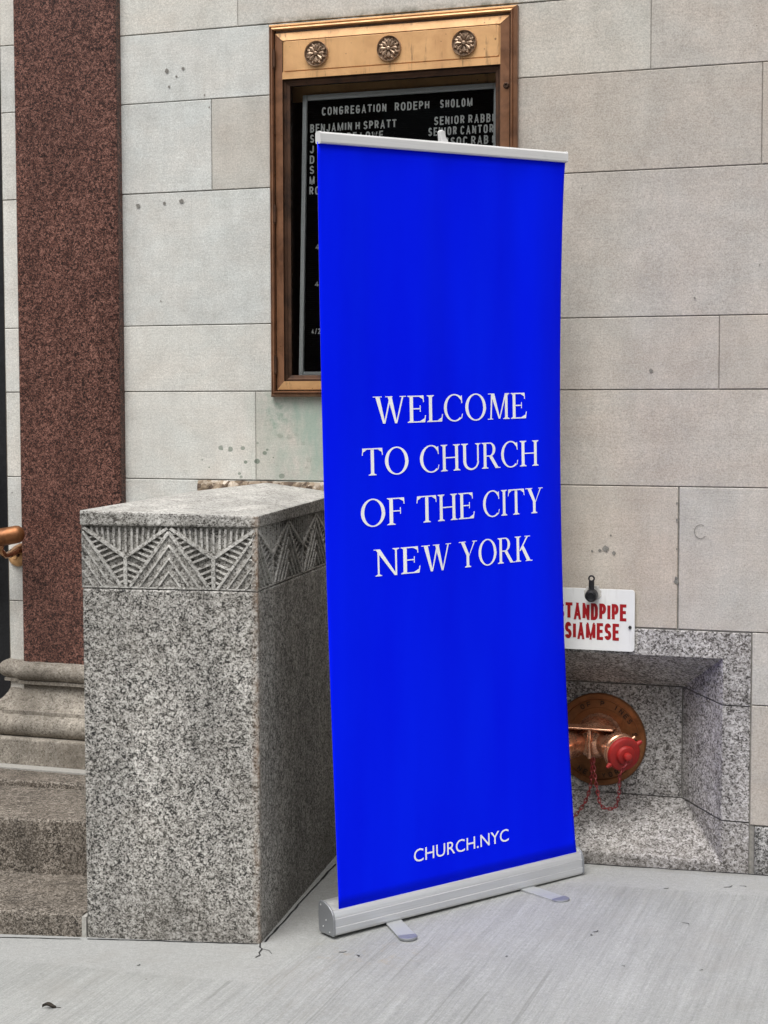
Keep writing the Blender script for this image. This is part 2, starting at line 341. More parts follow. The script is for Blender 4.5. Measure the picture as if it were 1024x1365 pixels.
# ------------------------------------------------------------------ mesh helpers
ROOT = {}
class MB:
    def __init__(s): s.v = []; s.f = []; s.c = []; s.cur = None; s.mi = []; s.m = 0
    def add(s, vs, fs):
        o = len(s.v); s.v += [Vector(p) for p in vs]
        for f in fs: s.f.append([i + o for i in f]); s.c.append(s.cur); s.mi.append(s.m)
        return s
    def quad(s, a, b, c, d): return s.add([a, b, c, d], [[0, 1, 2, 3]])
    def poly(s, pts): return s.add(pts, [list(range(len(pts)))])
    def box(s, x0, x1, y0, y1, z0, z1):
        v = [(x0, y0, z0), (x1, y0, z0), (x1, y1, z0), (x0, y1, z0), (x0, y0, z1), (x1, y0, z1), (x1, y1, z1), (x0, y1, z1)]
        return s.add(v, [[0, 3, 2, 1], [4, 5, 6, 7], [0, 1, 5, 4], [1, 2, 6, 5], [2, 3, 7, 6], [3, 0, 4, 7]])
    def prism(s, pts, ax, a, b):
        """pts: 2-D outline; extruded along axis ax ('x','y','z') from a to b"""
        def P(p, t): return {'x': (t, p[0], p[1]), 'y': (p[0], t, p[1]), 'z': (p[0], p[1], t)}[ax]
        n = len(pts); vs_ = [P(p, a) for p in pts] + [P(p, b) for p in pts]
        fs = [list(range(n))[::-1], list(range(n, 2 * n))] + [[i, (i + 1) % n, n + (i + 1) % n, n + i] for i in range(n)]
        return s.add(vs_, fs)
    def tube(s, path, rad, seg=12, cap=True, closed=False):
        path = [Vector(p) for p in path]; n = len(path)
        rad = rad if isinstance(rad, (list, tuple)) else [rad] * n
        vs_ = []; up = None
        for i, p in enumerate(path):
            if closed: t = path[(i + 1) % n] - path[i - 1]
            else: t = path[min(i + 1, n - 1)] - path[max(i - 1, 0)]
            t.normalize()
            if up is None: up = Vector((0, 0, 1)) if abs(t.z) < .9 else Vector((1, 0, 0))
            u = t.cross(up)
            if u.length < 1e-5: u = t.orthogonal()
            u.normalize(); up = u.cross(t).normalized()
            for k in range(seg):
                a = 2 * math.pi * k / seg
                vs_.append(p + (u * math.cos(a) + up * math.sin(a)) * rad[i])
        fs = []
        for i in range(n if closed else n - 1):
            j = (i + 1) % n
            for k in range(seg):
                k2 = (k + 1) % seg
                fs.append([i * seg + k, i * seg + k2, j * seg + k2, j * seg + k])
        if cap and not closed: fs += [list(range(seg))[::-1], list(range((n - 1) * seg, n * seg))]
        return s.add(vs_, fs)
    def lathe(s, prof, org, axis, seg=40):
        """prof: (radius, height along axis)"""
        org = Vector(org); ax = Vector(axis).normalized(); u = ax.orthogonal().normalized(); v = ax.cross(u)
        vs_ = []
        for r_, h in prof:
            for k in range(seg):
                a = 2 * math.pi * k / seg
                vs_.append(org + ax * h + (u * math.cos(a) + v * math.sin(a)) * max(r_, 1e-5))
        fs = []
        for i in range(len(prof) - 1):
            for k in range(seg):
                k2 = (k + 1) % seg
                fs.append([i * seg + k, i * seg + k2, (i + 1) * seg + k2, (i + 1) * seg + k])
        return s.add(vs_, fs)
    def build(s, name, mat, parent=None, local=False, smooth=None, bevel=0, weld=False, bseg=2, zo=None):
        me = bpy.data.meshes.new(name)
        pts = s.v
        if not local:
            pts = [p + Vector((0, 0, ZO if zo is None else zo)) for p in pts]
            if parent is not None:
                inv = ROOT[parent.name].inverted(); pts = [inv @ p for p in pts]
        me.from_pydata([tuple(p) for p in pts], [], s.f)
        mats = mat if isinstance(mat, list) else [mat]
        for m in mats: me.materials.append(m)
        if len(mats) > 1: me.polygons.foreach_set('material_index', s.mi)
        if any(c is not None for c in s.c):
            ca = me.color_attributes.new('tint', 'FLOAT_COLOR', 'CORNER')
            for p, c in zip(me.polygons, s.c):
                for li in p.loop_indices: ca.data[li].color = (*(c or (.45, .43, .4)), 1)
        bm = bmesh.new(); bm.from_mesh(me)
        loose = [v for v in bm.verts if not v.link_faces]
        if loose: bmesh.ops.delete(bm, geom=loose, context='VERTS')
        if weld: bmesh.ops.remove_doubles(bm, verts=bm.verts, dist=1e-5)
        if weld or not any(c is not None for c in s.c): bmesh.ops.recalc_face_normals(bm, faces=bm.faces)
        bm.to_mesh(me); bm.free()
        if smooth is not None:
            me.shade_smooth()
            me.set_sharp_from_angle(angle=R(smooth))
        o = bpy.data.objects.new(name, me); COL.objects.link(o)
        if parent is not None:
            o.parent = parent; ROOT[o.name] = ROOT[parent.name]
            if parent.type == 'MESH' and False: pass
        else: ROOT[o.name] = Matrix.Identity(4)
        if bevel:
            b = o.modifiers.new('bevel', 'BEVEL'); b.width = bevel; b.segments = bseg; b.limit_method = 'ANGLE'; b.angle_limit = R(35)
        return o

def thing(name, label, cat, loc, rz=0.0, group=None, local=False):
    o = bpy.data.objects.new(name, None); COL.objects.link(o)
    o.location = (loc[0], loc[1], loc[2] + (0 if local else ZO)); o.rotation_euler = (0, 0, rz); o.empty_display_size = .1
    ROOT[o.name] = Matrix.Translation(o.location) @ Matrix.Rotation(rz, 4, 'Z')
    tag(o, label, cat, group); return o
def tag(o, label=None, cat=None, group=None, kind=None):
    for k, v in (('label', label), ('category', cat), ('group', group), ('kind', kind)):
        if v: o[k] = v
    return o
def zg(x, y):                  # the pavement: climbs to the right, falls to the street  (z before the eye-height shift)
    return -1.379 + .027 * (x + 1.114) + .015 * y
def subtract(rects, h):
    res = []
    for (x0, x1, z0, z1) in rects:
        a, b, c, d = max(x0, h[0]), min(x1, h[1]), max(z0, h[2]), min(z1, h[3])
        if a >= b - 1e-6 or c >= d - 1e-6: res.append((x0, x1, z0, z1)); continue
        if x0 < a: res.append((x0, a, z0, z1))
        if b < x1: res.append((b, x1, z0, z1))
        if z0 < c: res.append((a, b, z0, c))
        if d < z1: res.append((a, b, d, z1))
    return res

# text -> mesh, normalised, then mapped
def text_geo(s, spacing=1.0, bold=0.0, wordsp=1.0):
    cu = bpy.data.curves.new('t', 'FONT'); cu.body = s; cu.size = 1.0; cu.space_character = spacing; cu.space_word = wordsp
    cu.offset = bold; cu.resolution_u = 4
    o = bpy.data.objects.new('t', cu); COL.objects.link(o)
    bpy.context.view_layer.update()
    me = bpy.data.meshes.new_from_object(o.evaluated_get(bpy.context.evaluated_depsgraph_get()))
    vs_ = [(v.co.x, v.co.y) for v in me.vertices]; fs = [list(p.vertices) for p in me.polygons]
    bpy.data.objects.remove(o); bpy.data.curves.remove(cu); bpy.data.meshes.remove(me)
    xs = [v[0] for v in vs_]; ys = [v[1] for v in vs_]
    ref_lo, ref_hi = min(ys), max(ys)
    return [((x - min(xs)) / (max(xs) - min(xs)), (y - ref_lo) / (ref_hi - ref_lo)) for x, y in vs_], fs
def put_text(mb, s, x0, x1, z0, z1, fn, **k):
    vs_, fs = text_geo(s, **k)
    mb.add([fn(x0 + u * (x1 - x0), z0 + v * (z1 - z0)) for u, v in vs_], fs)

# plain block capitals drawn as strokes: {letter: (width, [polylines in a box 1 high])}
def arc(cx, cy, rx, ry, a0, a1, n_=10): return [(cx + rx * math.cos(R(a0 + (a1 - a0) * i / n_)), cy + ry * math.sin(R(a0 + (a1 - a0) * i / n_))) for i in range(n_ + 1)]
STROKES = {
    'A': (.56, [[(0, 0), (.28, 1)], [(.28, 1), (.56, 0)], [(.10, .26), (.46, .26)]]),
    'B': (.48, [[(0, 0), (0, 1)], [(0, 1)] + arc(.26, .76, .20, .24, 90, -90) + [(0, .52)], [(0, .52)] + arc(.27, .26, .21, .26, 90, -90) + [(0, 0)]]),
    'C': (.52, [arc(.27, .70, .25, .30, 20, 180) + arc(.27, .30, .25, .30, 180, 340)]),
    'D': (.50, [[(0, 0), (0, 1)], [(0, 1), (.22, 1)] + arc(.22, .70, .28, .30, 90, 0, 6) + arc(.22, .30, .28, .30, 0, -90, 6) + [(0, 0)]]),
    'E': (.42, [[(.42, 1), (0, 1), (0, 0), (.42, 0)], [(0, .52), (.36, .52)]]),
    'F': (.42, [[(.42, 1), (0, 1), (0, 0)], [(0, .50), (.36, .50)]]),
    'G': (.54, [arc(.27, .70, .25, .30, 20, 180) + arc(.27, .30, .25, .30, 180, 360) + [(.52, .47), (.30, .47)]]),
    'H': (.50, [[(0, 0), (0, 1)], [(.50, 0), (.50, 1)], [(0, .52), (.50, .52)]]),
    'I': (.001, [[(0, 0), (0, 1)]]),
    'J': (.40, [[(.40, 1)] + arc(.20, .24, .20, .24, 0, -180)]),
    'K': (.50, [[(0, 0), (0, 1)], [(.48, 1), (0, .42)], [(.16, .58), (.50, 0)]]),
    'L': (.40, [[(0, 1), (0, 0), (.40, 0)]]),
    'M': (.82, [[(0, 0), (0, 1)], [(.82, 0), (.82, 1)], [(.04, 1), (.41, .0)], [(.41, .0), (.78, 1)]]),
    'N': (.50, [[(0, 0), (0, 1)], [(.50, 0), (.50, 1)], [(0, 1), (.50, 0)]]),
    'O': (.54, [arc(.27, .68, .27, .32, 0, 180, 12) + arc(.27, .32, .27, .32, 180, 360, 12) + [(.54, .68)]]),
    'P': (.46, [[(0, 0), (0, 1)], [(0, 1)] + arc(.22, .73, .24, .27, 90, -90) + [(0, .46)]]),
    'R': (.50, [[(0, 0), (0, 1)], [(0, 1)] + arc(.24, .74, .24, .26, 90, -90) + [(0, .48)], [(.26, .48), (.50, 0)]]),
    'S': (.48, [arc(.24, .745, .22, .255, 15, 270, 12) + arc(.24, .255, .24, .235, 90, -165, 12)]),
    'T': (.48, [[(0, 1), (.48, 1)], [(.24, 1), (.24, 0)]]),
    'W': (.78, [[(0, 1), (.20, 0), (.39, .9), (.58, 0), (.78, 1)]]),
    'Y': (.52, [[(0, 1), (.26, .46), (.52, 1)], [(.26, .46), (.26, 0)]]),
    '4': (.46, [[(.32, 0), (.32, 1), (0, .28), (.46, .28)]]),
    '2': (.46, [arc(.23, .74, .22, .26, 165, -30, 10) + [(0, 0), (.46, 0)]]),
    '/': (.34, [[(0, 0), (.34, 1)]]),
}
def ribbon(pts, wd):
    P_ = [Vector(p) for p in pts]; P_ = [p for i, p in enumerate(P_) if i == 0 or (p - P_[i - 1]).length > 1e-4]
    Lf, Rt = [], []
    for i, p in enumerate(P_):
        a = (p - P_[i - 1]).normalized() if i else None; b = (P_[i + 1] - p).normalized() if i < len(P_) - 1 else None
        a = a or b; b = b or a
        na, nb = Vector((-a.y, a.x)), Vector((-b.y, b.x)); mt = na + nb
        mt = mt / max(.55, mt.dot(na)) if mt.length > 1e-3 else na
        Lf.append(p + mt * wd / 2); Rt.append(p - mt * wd / 2)
    return [[Lf[i], Rt[i], Rt[i + 1], Lf[i + 1]] for i in range(len(P_) - 1)]
def block_word(mb, s_, x0, x1, z0, z1, fn, wd=.15, gap=.20):
    """fn(x, z, lift) -> point; wd = stroke width relative to the cap height, kept while the letters are squeezed to fit"""
    cap = z1 - z0; n_ = len(s_); sw = sum(STROKES[c][0] for c in s_)
    k = ((x1 - x0) / cap - n_ * wd - (n_ - 1) * gap) / max(sw, .01) if sw > .01 else 1.0
    pos = 0
    for ch in s_:
        w_, lines = STROKES[ch]
        for k_, ln in enumerate(lines):
            ln = [(wd / 2 + x * k, wd / 2 + y * (1 - wd)) for x, y in ln]
            if len(ln) == 2 and abs(ln[0][0] - ln[1][0]) > .02 and abs(ln[0][1] - ln[1][1]) > .5:      # a diagonal keeps flat ends
                (xa, ya), (xb, yb) = ln; d_ = wd * (.28 if ch == 'M' else .38) * math.hypot(xb - xa, yb - ya) / abs(yb - ya); e_ = (xb - xa) / (yb - ya) * wd / 2
                if ya > yb: xa, ya, xb, yb = xb, yb, xa, ya; 
                qs = [[(xa - e_ - d_, 0), (xa - e_ + d_, 0), (xb + e_ + d_, 1), (xb + e_ - d_, 1)]]
            else:
                if ch in 'TEFLGH42DBPR':
                    for e0_, e1_ in ((0, 1), (-1, -2)):
                        if abs(ln[e0_][1] - ln[e1_][1]) < 1e-4:
                            ln[e0_] = (ln[e0_][0] + math.copysign(wd / 2, ln[e0_][0] - ln[e1_][0]), ln[e0_][1])
                qs = [[(v.x, min(1, max(0, v.y))) for v in q] for q in ribbon(ln, wd)]
            for q in qs: mb.poly([fn(x0 + (pos + a) * cap, z0 + b * cap, .00004 * k_) for a, b in q])
        pos += w_ * k + wd + gap

# ================================================================== GROUND
g = MB()
nx, ny = 44, 30
X0, X1, Y0, Y1 = -9.0, 8.0, -6.2, .60
for i in range(nx):
    for j in range(ny):
        xa, xb = X0 + (X1 - X0) * i / nx, X0 + (X1 - X0) * (i + 1) / nx
        ya, yb = Y0 + (Y1 - Y0) * j / ny, Y0 + (Y1 - Y0) * (j + 1) / ny
        g.quad((xa, ya, zg(xa, ya)), (xb, ya, zg(xb, ya)), (xb, yb, zg(xb, yb)), (xa, yb, zg(xa, yb)))
tag(g.build('sidewalk', M['concrete'], weld=True), kind='structure')
g = MB()      # crack at the pedestal corner and other hairlines: a shallow dark sheet on the pavement
def crack(pts, wd):
    for a, b in zip(pts, pts[1:]):
        a = Vector((*a, 0)); b = Vector((*b, 0)); t = (b - a).normalized(); nrm = Vector((-t.y, t.x, 0)) * wd * random.uniform(.6, 1.2)
        q = [a - nrm, b - nrm, b + nrm, a + nrm]
        g.poly([(p.x, p.y, zg(p.x, p.y) + .0012) for p in q])
crack([(-1.745, -.915), (-1.733, -.945), (-1.722, -.955), (-1.718, -.985), (-1.708, -1.0), (-1.712, -1.02)], .0022)
crack([(-1.722, -.955), (-1.700, -.962), (-1.682, -.985)], .0012)
def kink(a, b, n, amp):
    return [(a[0] + (b[0] - a[0]) * i / n + random.uniform(-amp, amp), a[1] + (b[1] - a[1]) * i / n + random.uniform(-amp, amp)) for i in range(n + 1)]
crack(kink((-2.21, -.992), (-1.75, -.922), 16, .002), .0034)
crack(kink((-2.45, -1.04), (-2.23, -1.0), 8, .002), .0030)
crack(kink((-1.738, -.90), (-1.82, -.18), 18, .002), .0034)
crack(kink((-1.11, -.006), (-.05, -.006), 22, .002), .0030)
for (x_, y_, a_, l_) in ((-.93, -.62, .6, .018), (-.93, -.65, 1.3, .008), (-.70, -.50, 2.3, .022), (-1.10, -.86, 1.0, .006), (-.80, -.86, 2.0, .010), (-.62, -.84, .3, .008),
                         (-1.52, -.93, .2, .02), (-1.46, -.95, 1.8, .012), (-.66, -.15, .4, .03), (-.60, -.13, 2.6, .02), (-.54, -.12, .1, .02), (-.82, -.20, .2, .014), (-1.98, -1.15, 1.0, .01)):
    crack([(x_, y_), (x_ + l_ * .5 * math.cos(a_) + .003, y_ + l_ * .5 * math.sin(a_)), (x_ + l_ * math.cos(a_ + .4), y_ + l_ * math.sin(a_ + .4))], .0016)
tag(g.build('sidewalk_crack', M['door_black']), kind='structure')
g = MB()
g.box(-9, 8, -6.5, -6.2, -1.9, zg(-.5, -6.2) + .0)
for p in g.v:
    if p.z > -1.7: p.z = zg(p.x, -6.2) + .004
tag(g.build('kerb', M['grey_granite'], bevel=.012), kind='structure')
g = MB()
for xa, xb in ((-300, -9), (-9, 8), (8, 300)):
    for ya, yb in ((-16.5, -6.5), (-300, -16.5)):
        sl = lambda x: -1.379 + .027 * max(-30, min(30, x)) + .03 - .20 - .11
        g.quad((xa, ya, sl(xa)), (xb, ya, sl(xb)), (xb, yb, sl(xb)), (xa, yb, sl(xa)))
tag(g.build('road', M['asphalt']), kind='structure')

# ================================================================== LIMESTONE WALL
HOLE_CASE = (-2.06, -1.325, .045, 1.125)
HOLE_NICHE = (-1.575, -.6085, -1.60, -.664)
HOLES = [HOLE_CASE, HOLE_NICHE]
XL, XR = -3.055, 5.2
cz = [-1.223, -.664, -.25, .03, .24, .66, .943, 1.159, 1.52, 1.74, 2.15, 2.42, 2.85, 3.1, 3.55, 4.0, 4.4]
joints = {-.664: [-2.351, -1.52, -.822, .33, 1.3], -.25: [-2.152, -1.45, -.30, .8], .03: [-2.75, -1.75, -.711, .35], .24: [-1.9, -.18, .95],
          .66: [-2.296, -1.5, -.599, .6], .943: [-1.8, -.914, .1, 1.0], 1.159: [-2.203, -1.22, -.2, .7]}
wall = MB()
def block(x0, x1, z0, z1, tint, yb, hj=.0013, vj=.0008, ch=.0018):
    wall.cur = tint
    for (a, b, c, d) in _cut((x0, x1, z0, z1)):
        ia = vj if a == x0 else 0; ib = vj if b == x1 else 0; ic = hj if c == z0 else 0; id_ = hj if d == z1 else 0
        ca = ch if a == x0 else 0; cb = ch if b == x1 else 0; cc = ch if c == z0 else 0; cd_ = ch if d == z1 else 0
        A, B, C_, D_ = a + ia, b - ib, c + ic, d - id_
        fr = [(A + ca, yb, C_ + cc), (B - cb, yb, C_ + cc), (B - cb, yb, D_ - cd_), (A + ca, yb, D_ - cd_)]
        md = [(A, yb + ch, C_), (B, yb + ch, C_), (B, yb + ch, D_), (A, yb + ch, D_)]
        bk = [(p[0], .05, p[2]) for p in md]
        wall.add(fr + md + bk, [[0, 1, 2, 3]] + [[4 + i, 4 + (i + 1) % 4, (i + 1) % 4, i] for i in range(4)] + [[8 + i, 8 + (i + 1) % 4, 4 + (i + 1) % 4, 4 + i] for i in range(4)])
def _cut(r):
    rs = [r]
    for h in HOLES: rs = subtract(rs, h)
    return rs
def tint_for(xc, zc):
    v = random.uniform(.95, 1.06); k = random.uniform(-.012, .012)
    if xc < -2.95: c = (.40, .365, .315)
    elif xc < -1.95: c = (.58, .582, .555)
    elif xc < -1.3: c = (.50, .49, .46)
    else: c = (.452, .418, .378)
    if zc < -.25 and xc > -1: c = (.435, .415, .385)
    return (c[0] * v + k, c[1] * v, c[2] * v - k)
for z0, z1 in zip(cz, cz[1:]):
    if z0 == -1.223: continue
    js = joints.get(z0)
    xs = [XL]
    if z0 < 1.16: xs.append(-2.79)
    for x in sorted(js or []): xs.append(x)
    while xs[-1] < XR - .3: xs.append(xs[-1] + random.uniform(.75, 1.25))
    xs[-1] = XR
    for a, b in zip(xs, xs[1:]): block(a, b, z0, z1, tint_for((a + b) / 2, (z0 + z1) / 2), random.uniform(-.0012, .0012), vj=.0022 if z0 == -.664 and (abs(a + .822) < .01 or abs(b + .822) < .01) else .0008)
for z0, z1, xs in ((-.874, -.664, [-.6085, .4, 1.5, 2.7, 4.0, XR]), (-1.223, -.874, [-.6085, -.02, .9, 2.1, 3.3, XR]), (-1.223, -.664, [XL, -2.79, -2.0, -1.575])):
    for a, b in zip(xs, xs[1:]): block(a, b, z0, z1, tint_for((a + b) / 2, -.5), random.uniform(-.0012, .0012))
# wall beyond the doorway, out of the picture to the left
for z0, z1 in zip([-1.6] + cz[1:], cz[1:]):
    for a, b in ((-9, -7.9), (-7.9, -6.8), (-6.8, -5.6), (-5.6, -4.75)): block(a, b, z0, z1, tint_for(-2.6, 0), 0)
for a, b in ((XL + .0, -4.75),): block(b, a, 2.42, 4.4, (.42, .39, .34), 0)
wall.cur = (.40, .37, .32)
wall.quad((XL, .0, -1.6), (XL, .0, 2.42), (XL, .36, 2.42), (XL, .36, -1.6)); wall.quad((-4.75, .0, -1.6), (-4.75, .36, -1.6), (-4.75, .36, 2.42), (-4.75, .0, 2.42))
wall.quad((-4.75, 0, 2.42), (XL, 0, 2.42), (XL, .36, 2.42), (-4.75, .36, 2.42))
wall.quad((-9, .05, 4.4), (XR, .05, 4.4), (XR, 0, 4.4), (-9, 0, 4.4))
W = thing('limestone_wall', 'pale limestone ashlar wall of large sawn blocks behind the blue banner', 'wall', (0, 0, -ZO))
wall.build('ashlar_blocks', M['limestone'], W)
mo = MB()
rs = [(XL, XR, -1.6, 4.4), (-9, -4.75, -1.6, 4.4), (-4.75, XL, 2.42, 4.4)]
for h in HOLES: rs = subtract(rs, h)
for (a, b, c, d) in rs: mo.quad((a, .0052, c), (b, .0052, c), (b, .0052, d), (a, .0052, d))
mo.build('mortar_joints', M['mortar'], W)
gp = MB()         # granite plinth course at the foot of the wall
for a, b in ((XL, -2.2), (-2.2, -1.585), (-.597, .25), (.25, 1.5), (1.5, 2.9), (2.9, XR)):
    gp.box(a + .002, b - .002, -.004, .05, -1.6, -1.226)
gp.build('granite_plinth', M['grey_granite'], W, bevel=.004)
# scars: filled bolt holes and shallow chips, a ring mark right of the niche
sc = MB()
def scar(x, z, r, y=-.0022):
    n_ = 11; ph = random.random() * 6
    sc.poly([(x + r * math.cos(6.283 * i / n_) * random.uniform(.65, 1.15), y, z + r * math.sin(6.283 * i / n_ + 0) * random.uniform(.65, 1.15)) for i in range(n_)][::1])
for (x, z, r) in ((-2.441, .990, .004), (-2.448, 1.04, .0075), (-2.392, 1.043, .006), (-2.415, 1.02, .004), (-2.555, .622, .008), (-2.462, .627, .006), (-2.402, .630, .008), (-2.478, .318, .003), (-2.302, .918, .003), (-2.318, .956, .003),
                  (-.905, .085, .006), (-1.112, .615, .0022), (-.60, .38, .003), (-.782, .29, .004), (-1.035, -.435, .010), (-1.052, -.440, .005), (-1.01, -.447, .006), (-1.075, -.443, .004), (-1.02, -.395, .003),
                  (-.8265, -.298, .0035), (-.827, -.524, .008), (-.8265, -.345, .004), (-.826, -.352, .0025), (-.827, -.514, .005), (-.826, -.43, .003)):
    scar(x, z, r)
for i in range(14):
    a = 1.0 + 4.6 * i / 14
    b = 1.0 + 4.6 * (i + 1) / 14
    pts = [(-.758 + .017 * math.cos(t) * k, -.0022, -.378 + .019 * math.sin(t) * k) for t, k in ((a, 1), (b, 1), (b, 1.10), (a, 1.10))]
    sc.poly(pts)
sc.build('chips_and_bolt_holes', flat('scar_stone', (.20, .19, .17), .9, 0, .3, 140), W)

# ================================================================== DOOR (left edge)
D = thing('black_door', 'tall black door panel at the far left edge behind the limestone jamb', 'door', (-3.6, .2, -1.1))
d = MB(); d.box(-4.75, -3.04, .14, .2, -1.16, 2.42); d.build('door_panel', M['door_black'], D)
for a, b in ((-4.7, -4.55), (-3.62, -3.5), (-3.12, -3.045)):
    d = MB(); d.box(a, b, .118, .139, -1.16, 2.4); d.build('door_stile', M['door_black'], D, bevel=.006)
d = MB(); d.box(-3.20, -3.185, .08, .118, -.7, -.2); d.build('door_pull', M['dark_bronze'], D, bevel=.004)

# ================================================================== PILASTER
P = thing('granite_pilaster', 'polished speckled red granite pilaster with a moulded stone base', 'pilaster', (-2.78, -.03, -1.2))
p = MB(); p.box(-2.984, -2.612, -.034, .04, -.87, 4.3); p.build('shaft', M['red_granite'], P, bevel=.006)
prof = [(-.03, -.858), (.004, -.860), (.016, -.866), (.024, -.876), (.028, -.889), (.026, -.903), (.018, -.914), (.008, -.920), (.013, -.921), (.013, -.932), (.004, -.933)]
for i in range(10):
    t = i / 9.0; prof.append((-.003 + .05 * (t ** 2.2), -.935 - .078 * t))
prof += [(.050, -1.014), (.050, -1.027), (.053, -1.029)]
for i in range(10):
    a = R(70 - 150 * i / 9.0); prof.append((.045 + .028 * math.cos(a), -1.064 + .035 * math.sin(a)))
prof += [(.046, -1.100)]
path = [(-2.596, .05), (-2.596, -.042), (-2.980, -.042), (-2.980, .0), (-3.056, .0), (-3.056, .35)]
def sweep(mb, path, prof, jit=.0):
    rows = []
    for i, q in enumerate(path):
        q = Vector(q)
        d0 = (Vector(path[i]) - Vector(path[i - 1])).normalized() if i > 0 else None
        d1 = (Vector(path[i + 1]) - q).normalized() if i < len(path) - 1 else None
        d0 = d0 or d1; d1 = d1 or d0
        n0 = Vector((-d0.y, d0.x)) * -1; n1 = Vector((-d1.y, d1.x)) * -1
        n0, n1 = -n0, -n1
        mit = (n0 + n1); mit = mit / max(.2, mit.dot(n0))
        rows.append([(q.x + mit.x * o, q.y + mit.y * o, z) for o, z in prof])
    return rows
def sub_rows(rows, step=.012):
    res = []
    for a, b in zip(rows, rows[1:]):
        n_ = max(1, int((Vector(a[0]) - Vector(b[0])).length / step))
        for i in range(n_): res.append([tuple(Vector(p).lerp(Vector(q), i / n_)) for p, q in zip(a, b)])
    res.append(rows[-1]); return res
# outward normal must be -y on the front run (path runs right to left)
rows = sweep(None, path, prof)
if rows[1][16][1] > -.042: rows = sweep(None, path, [(-o, z) for o, z in prof])
rows = sub_rows(rows)
for i, rw in enumerate(rows):        # weathered, lumpy arrises
    for j, q in enumerate(rw):
        k = mnoise.noise(Vector((q[0] * 22, q[1] * 22, q[2] * 30))) * .0022 + mnoise.noise(Vector((q[0] * 70, q[1] * 70, q[2] * 60))) * .0012
        rw[j] = (q[0], q[1] - k, q[2] + k)
p = MB(); nn = len(prof)
p.add([q for rw in rows for q in rw], [[i * nn + j, (i + 1) * nn + j, (i + 1) * nn + j + 1, i * nn + j + 1] for i in range(len(rows) - 1) for j in range(nn - 1)])
p.build('moulded_base', M['base_stone'], P, smooth=40)
p = MB(); p.box(-4.6, -2.2, -.134, .3, -1.188, -1.098); p.build('base_plinth', M['base_stone'], P, bevel=.006)
p = MB(); p.box(-4.6, -2.2, -.185, -.10, -1.1885, -1.1835); p.build('mortar_strip', flat('pale_mortar', (.30, .29, .265), .9, 0, .15, 120), P)

# bronze handrail at the left edge
H = thing('bronze_handrail', 'short end of a bronze handrail with a curved bracket on the limestone jamb', 'handrail', (-3.03, -.02, -.51))
h = MB()
e = Vector((-2.935, -.14, -.429)); pts = []
for i in range(8): pts.append(e + Vector((-.11 * (7 - i), -.030 * (7 - i), -.022 * (7 - i))))
dirv = (pts[-1] - pts[-2]).normalized()
rad = [.029] * 8
for a in (25, 50, 70, 85): pts.append(e + dirv * .026 * math.sin(R(a))); rad.append(.029 * math.cos(R(a)) + .0005)
h.tube(pts, rad, 20); h.build('rail', M['plate_bronze'], H, smooth=40)
h = MB(); h.tube([(-2.985, -.150, -.455), (-2.992, -.145, -.482), (-3.0, -.11, -.502), (-3.005, -.07, -.502), (-3.004, -.03, -.490), (-3.0, -.006, -.486)], [.008, .009, .010, .012, .015, .017], 12)
h.build('bracket_arm', M['brass'], H, smooth=50)
h = MB(); h.lathe([(0, .022), (.008, .022), (.010, .018), (.024, .015), (.032, .008), (.034, 0)], (-3.018, 0, -.515), (0, -1, 0), 28); h.build('wall_flange', M['pale_bronze'], H, smooth=40)
h = MB(); h.lathe([(0, .006), (.005, .005), (.007, .0)], (-3.006, -.020, -.508), (0, -1, 0), 14); h.build('screw', M['dark_bronze'], H, smooth=40)

# ================================================================== STEPS and PEDESTAL (set 7.5 degrees off the wall line)
AN = R(7.5); FLx, FLy = -2.219, -.98
ca_, sa_ = math.cos(AN), math.sin(AN)
def LP(x, y, z): return (FLx + ca_ * x - sa_ * y, FLy + sa_ * x + ca_ * y, z)
def rough_box(mb, s0, s1, t0, t1, z0, z1, cell=.02, amp=.0025, r=.007, fn=LP):
    """stone step: front face and tread with a worn, rounded and slightly chipped arris"""
    prof = [(t0, z0)]
    nz = max(3, int((z1 - z0) / cell))
    for i in range(1, nz): prof.append((t0, z0 + (z1 - r - z0) * i / nz))
    for i in range(5): a = R(180 - 90 * i / 4); prof.append((t0 + r + r * math.cos(a), z1 - r + r * math.sin(a)))
    nt_ = max(3, int((t1 - t0) / cell))
    for i in range(1, nt_ + 1): prof.append((t0 + r + (t1 - t0 - r) * i / nt_, z1))
    ns = int((s1 - s0) / cell); vs_ = []
    for i in range(ns + 1):
        s_ = s0 + (s1 - s0) * i / ns
        for (t, z) in prof:
            q = Vector((s_ * 17, t * 17, z * 17))
            k = mnoise.noise(q) * amp + mnoise.noise(q * 3.3) * amp * .6
            if abs(t - t0 - r * .3) < r and abs(z - z1) < r * 1.6: k -= max(0, mnoise.noise(q * 2.2 + Vector((9, 9, 9)))) * .006
            vs_.append(fn(s_, t - k, z + k * .8))
    n_ = len(prof)
    fs = [[i * n_ + j, (i + 1) * n_ + j, (i + 1) * n_ + j + 1, i * n_ + j + 1] for i in range(ns) for j in range(n_ - 1)]
    fs.append([i for i in range(n_)][::-1] + [])
    fs.append([ns * n_ + i for i in range(n_)])
    mb.add(vs_, fs)
s = MB(); rough_box(s, -2.4, -.014, .0, .46, -1.60, -1.365)
tag(s.build('granite_step', M['brown_granite'], smooth=50), 'low brown granite bottom step beside the pedestal, meeting the sidewalk', 'step', 'granite entrance steps')
s = MB(); rough_box(s, -2.4, .06, .352, .86, -1.5, -1.207)
tag(s.build('granite_step', M['brown_granite'], smooth=50), 'higher brown granite step under the moulded pilaster base', 'step', 'granite entrance steps')
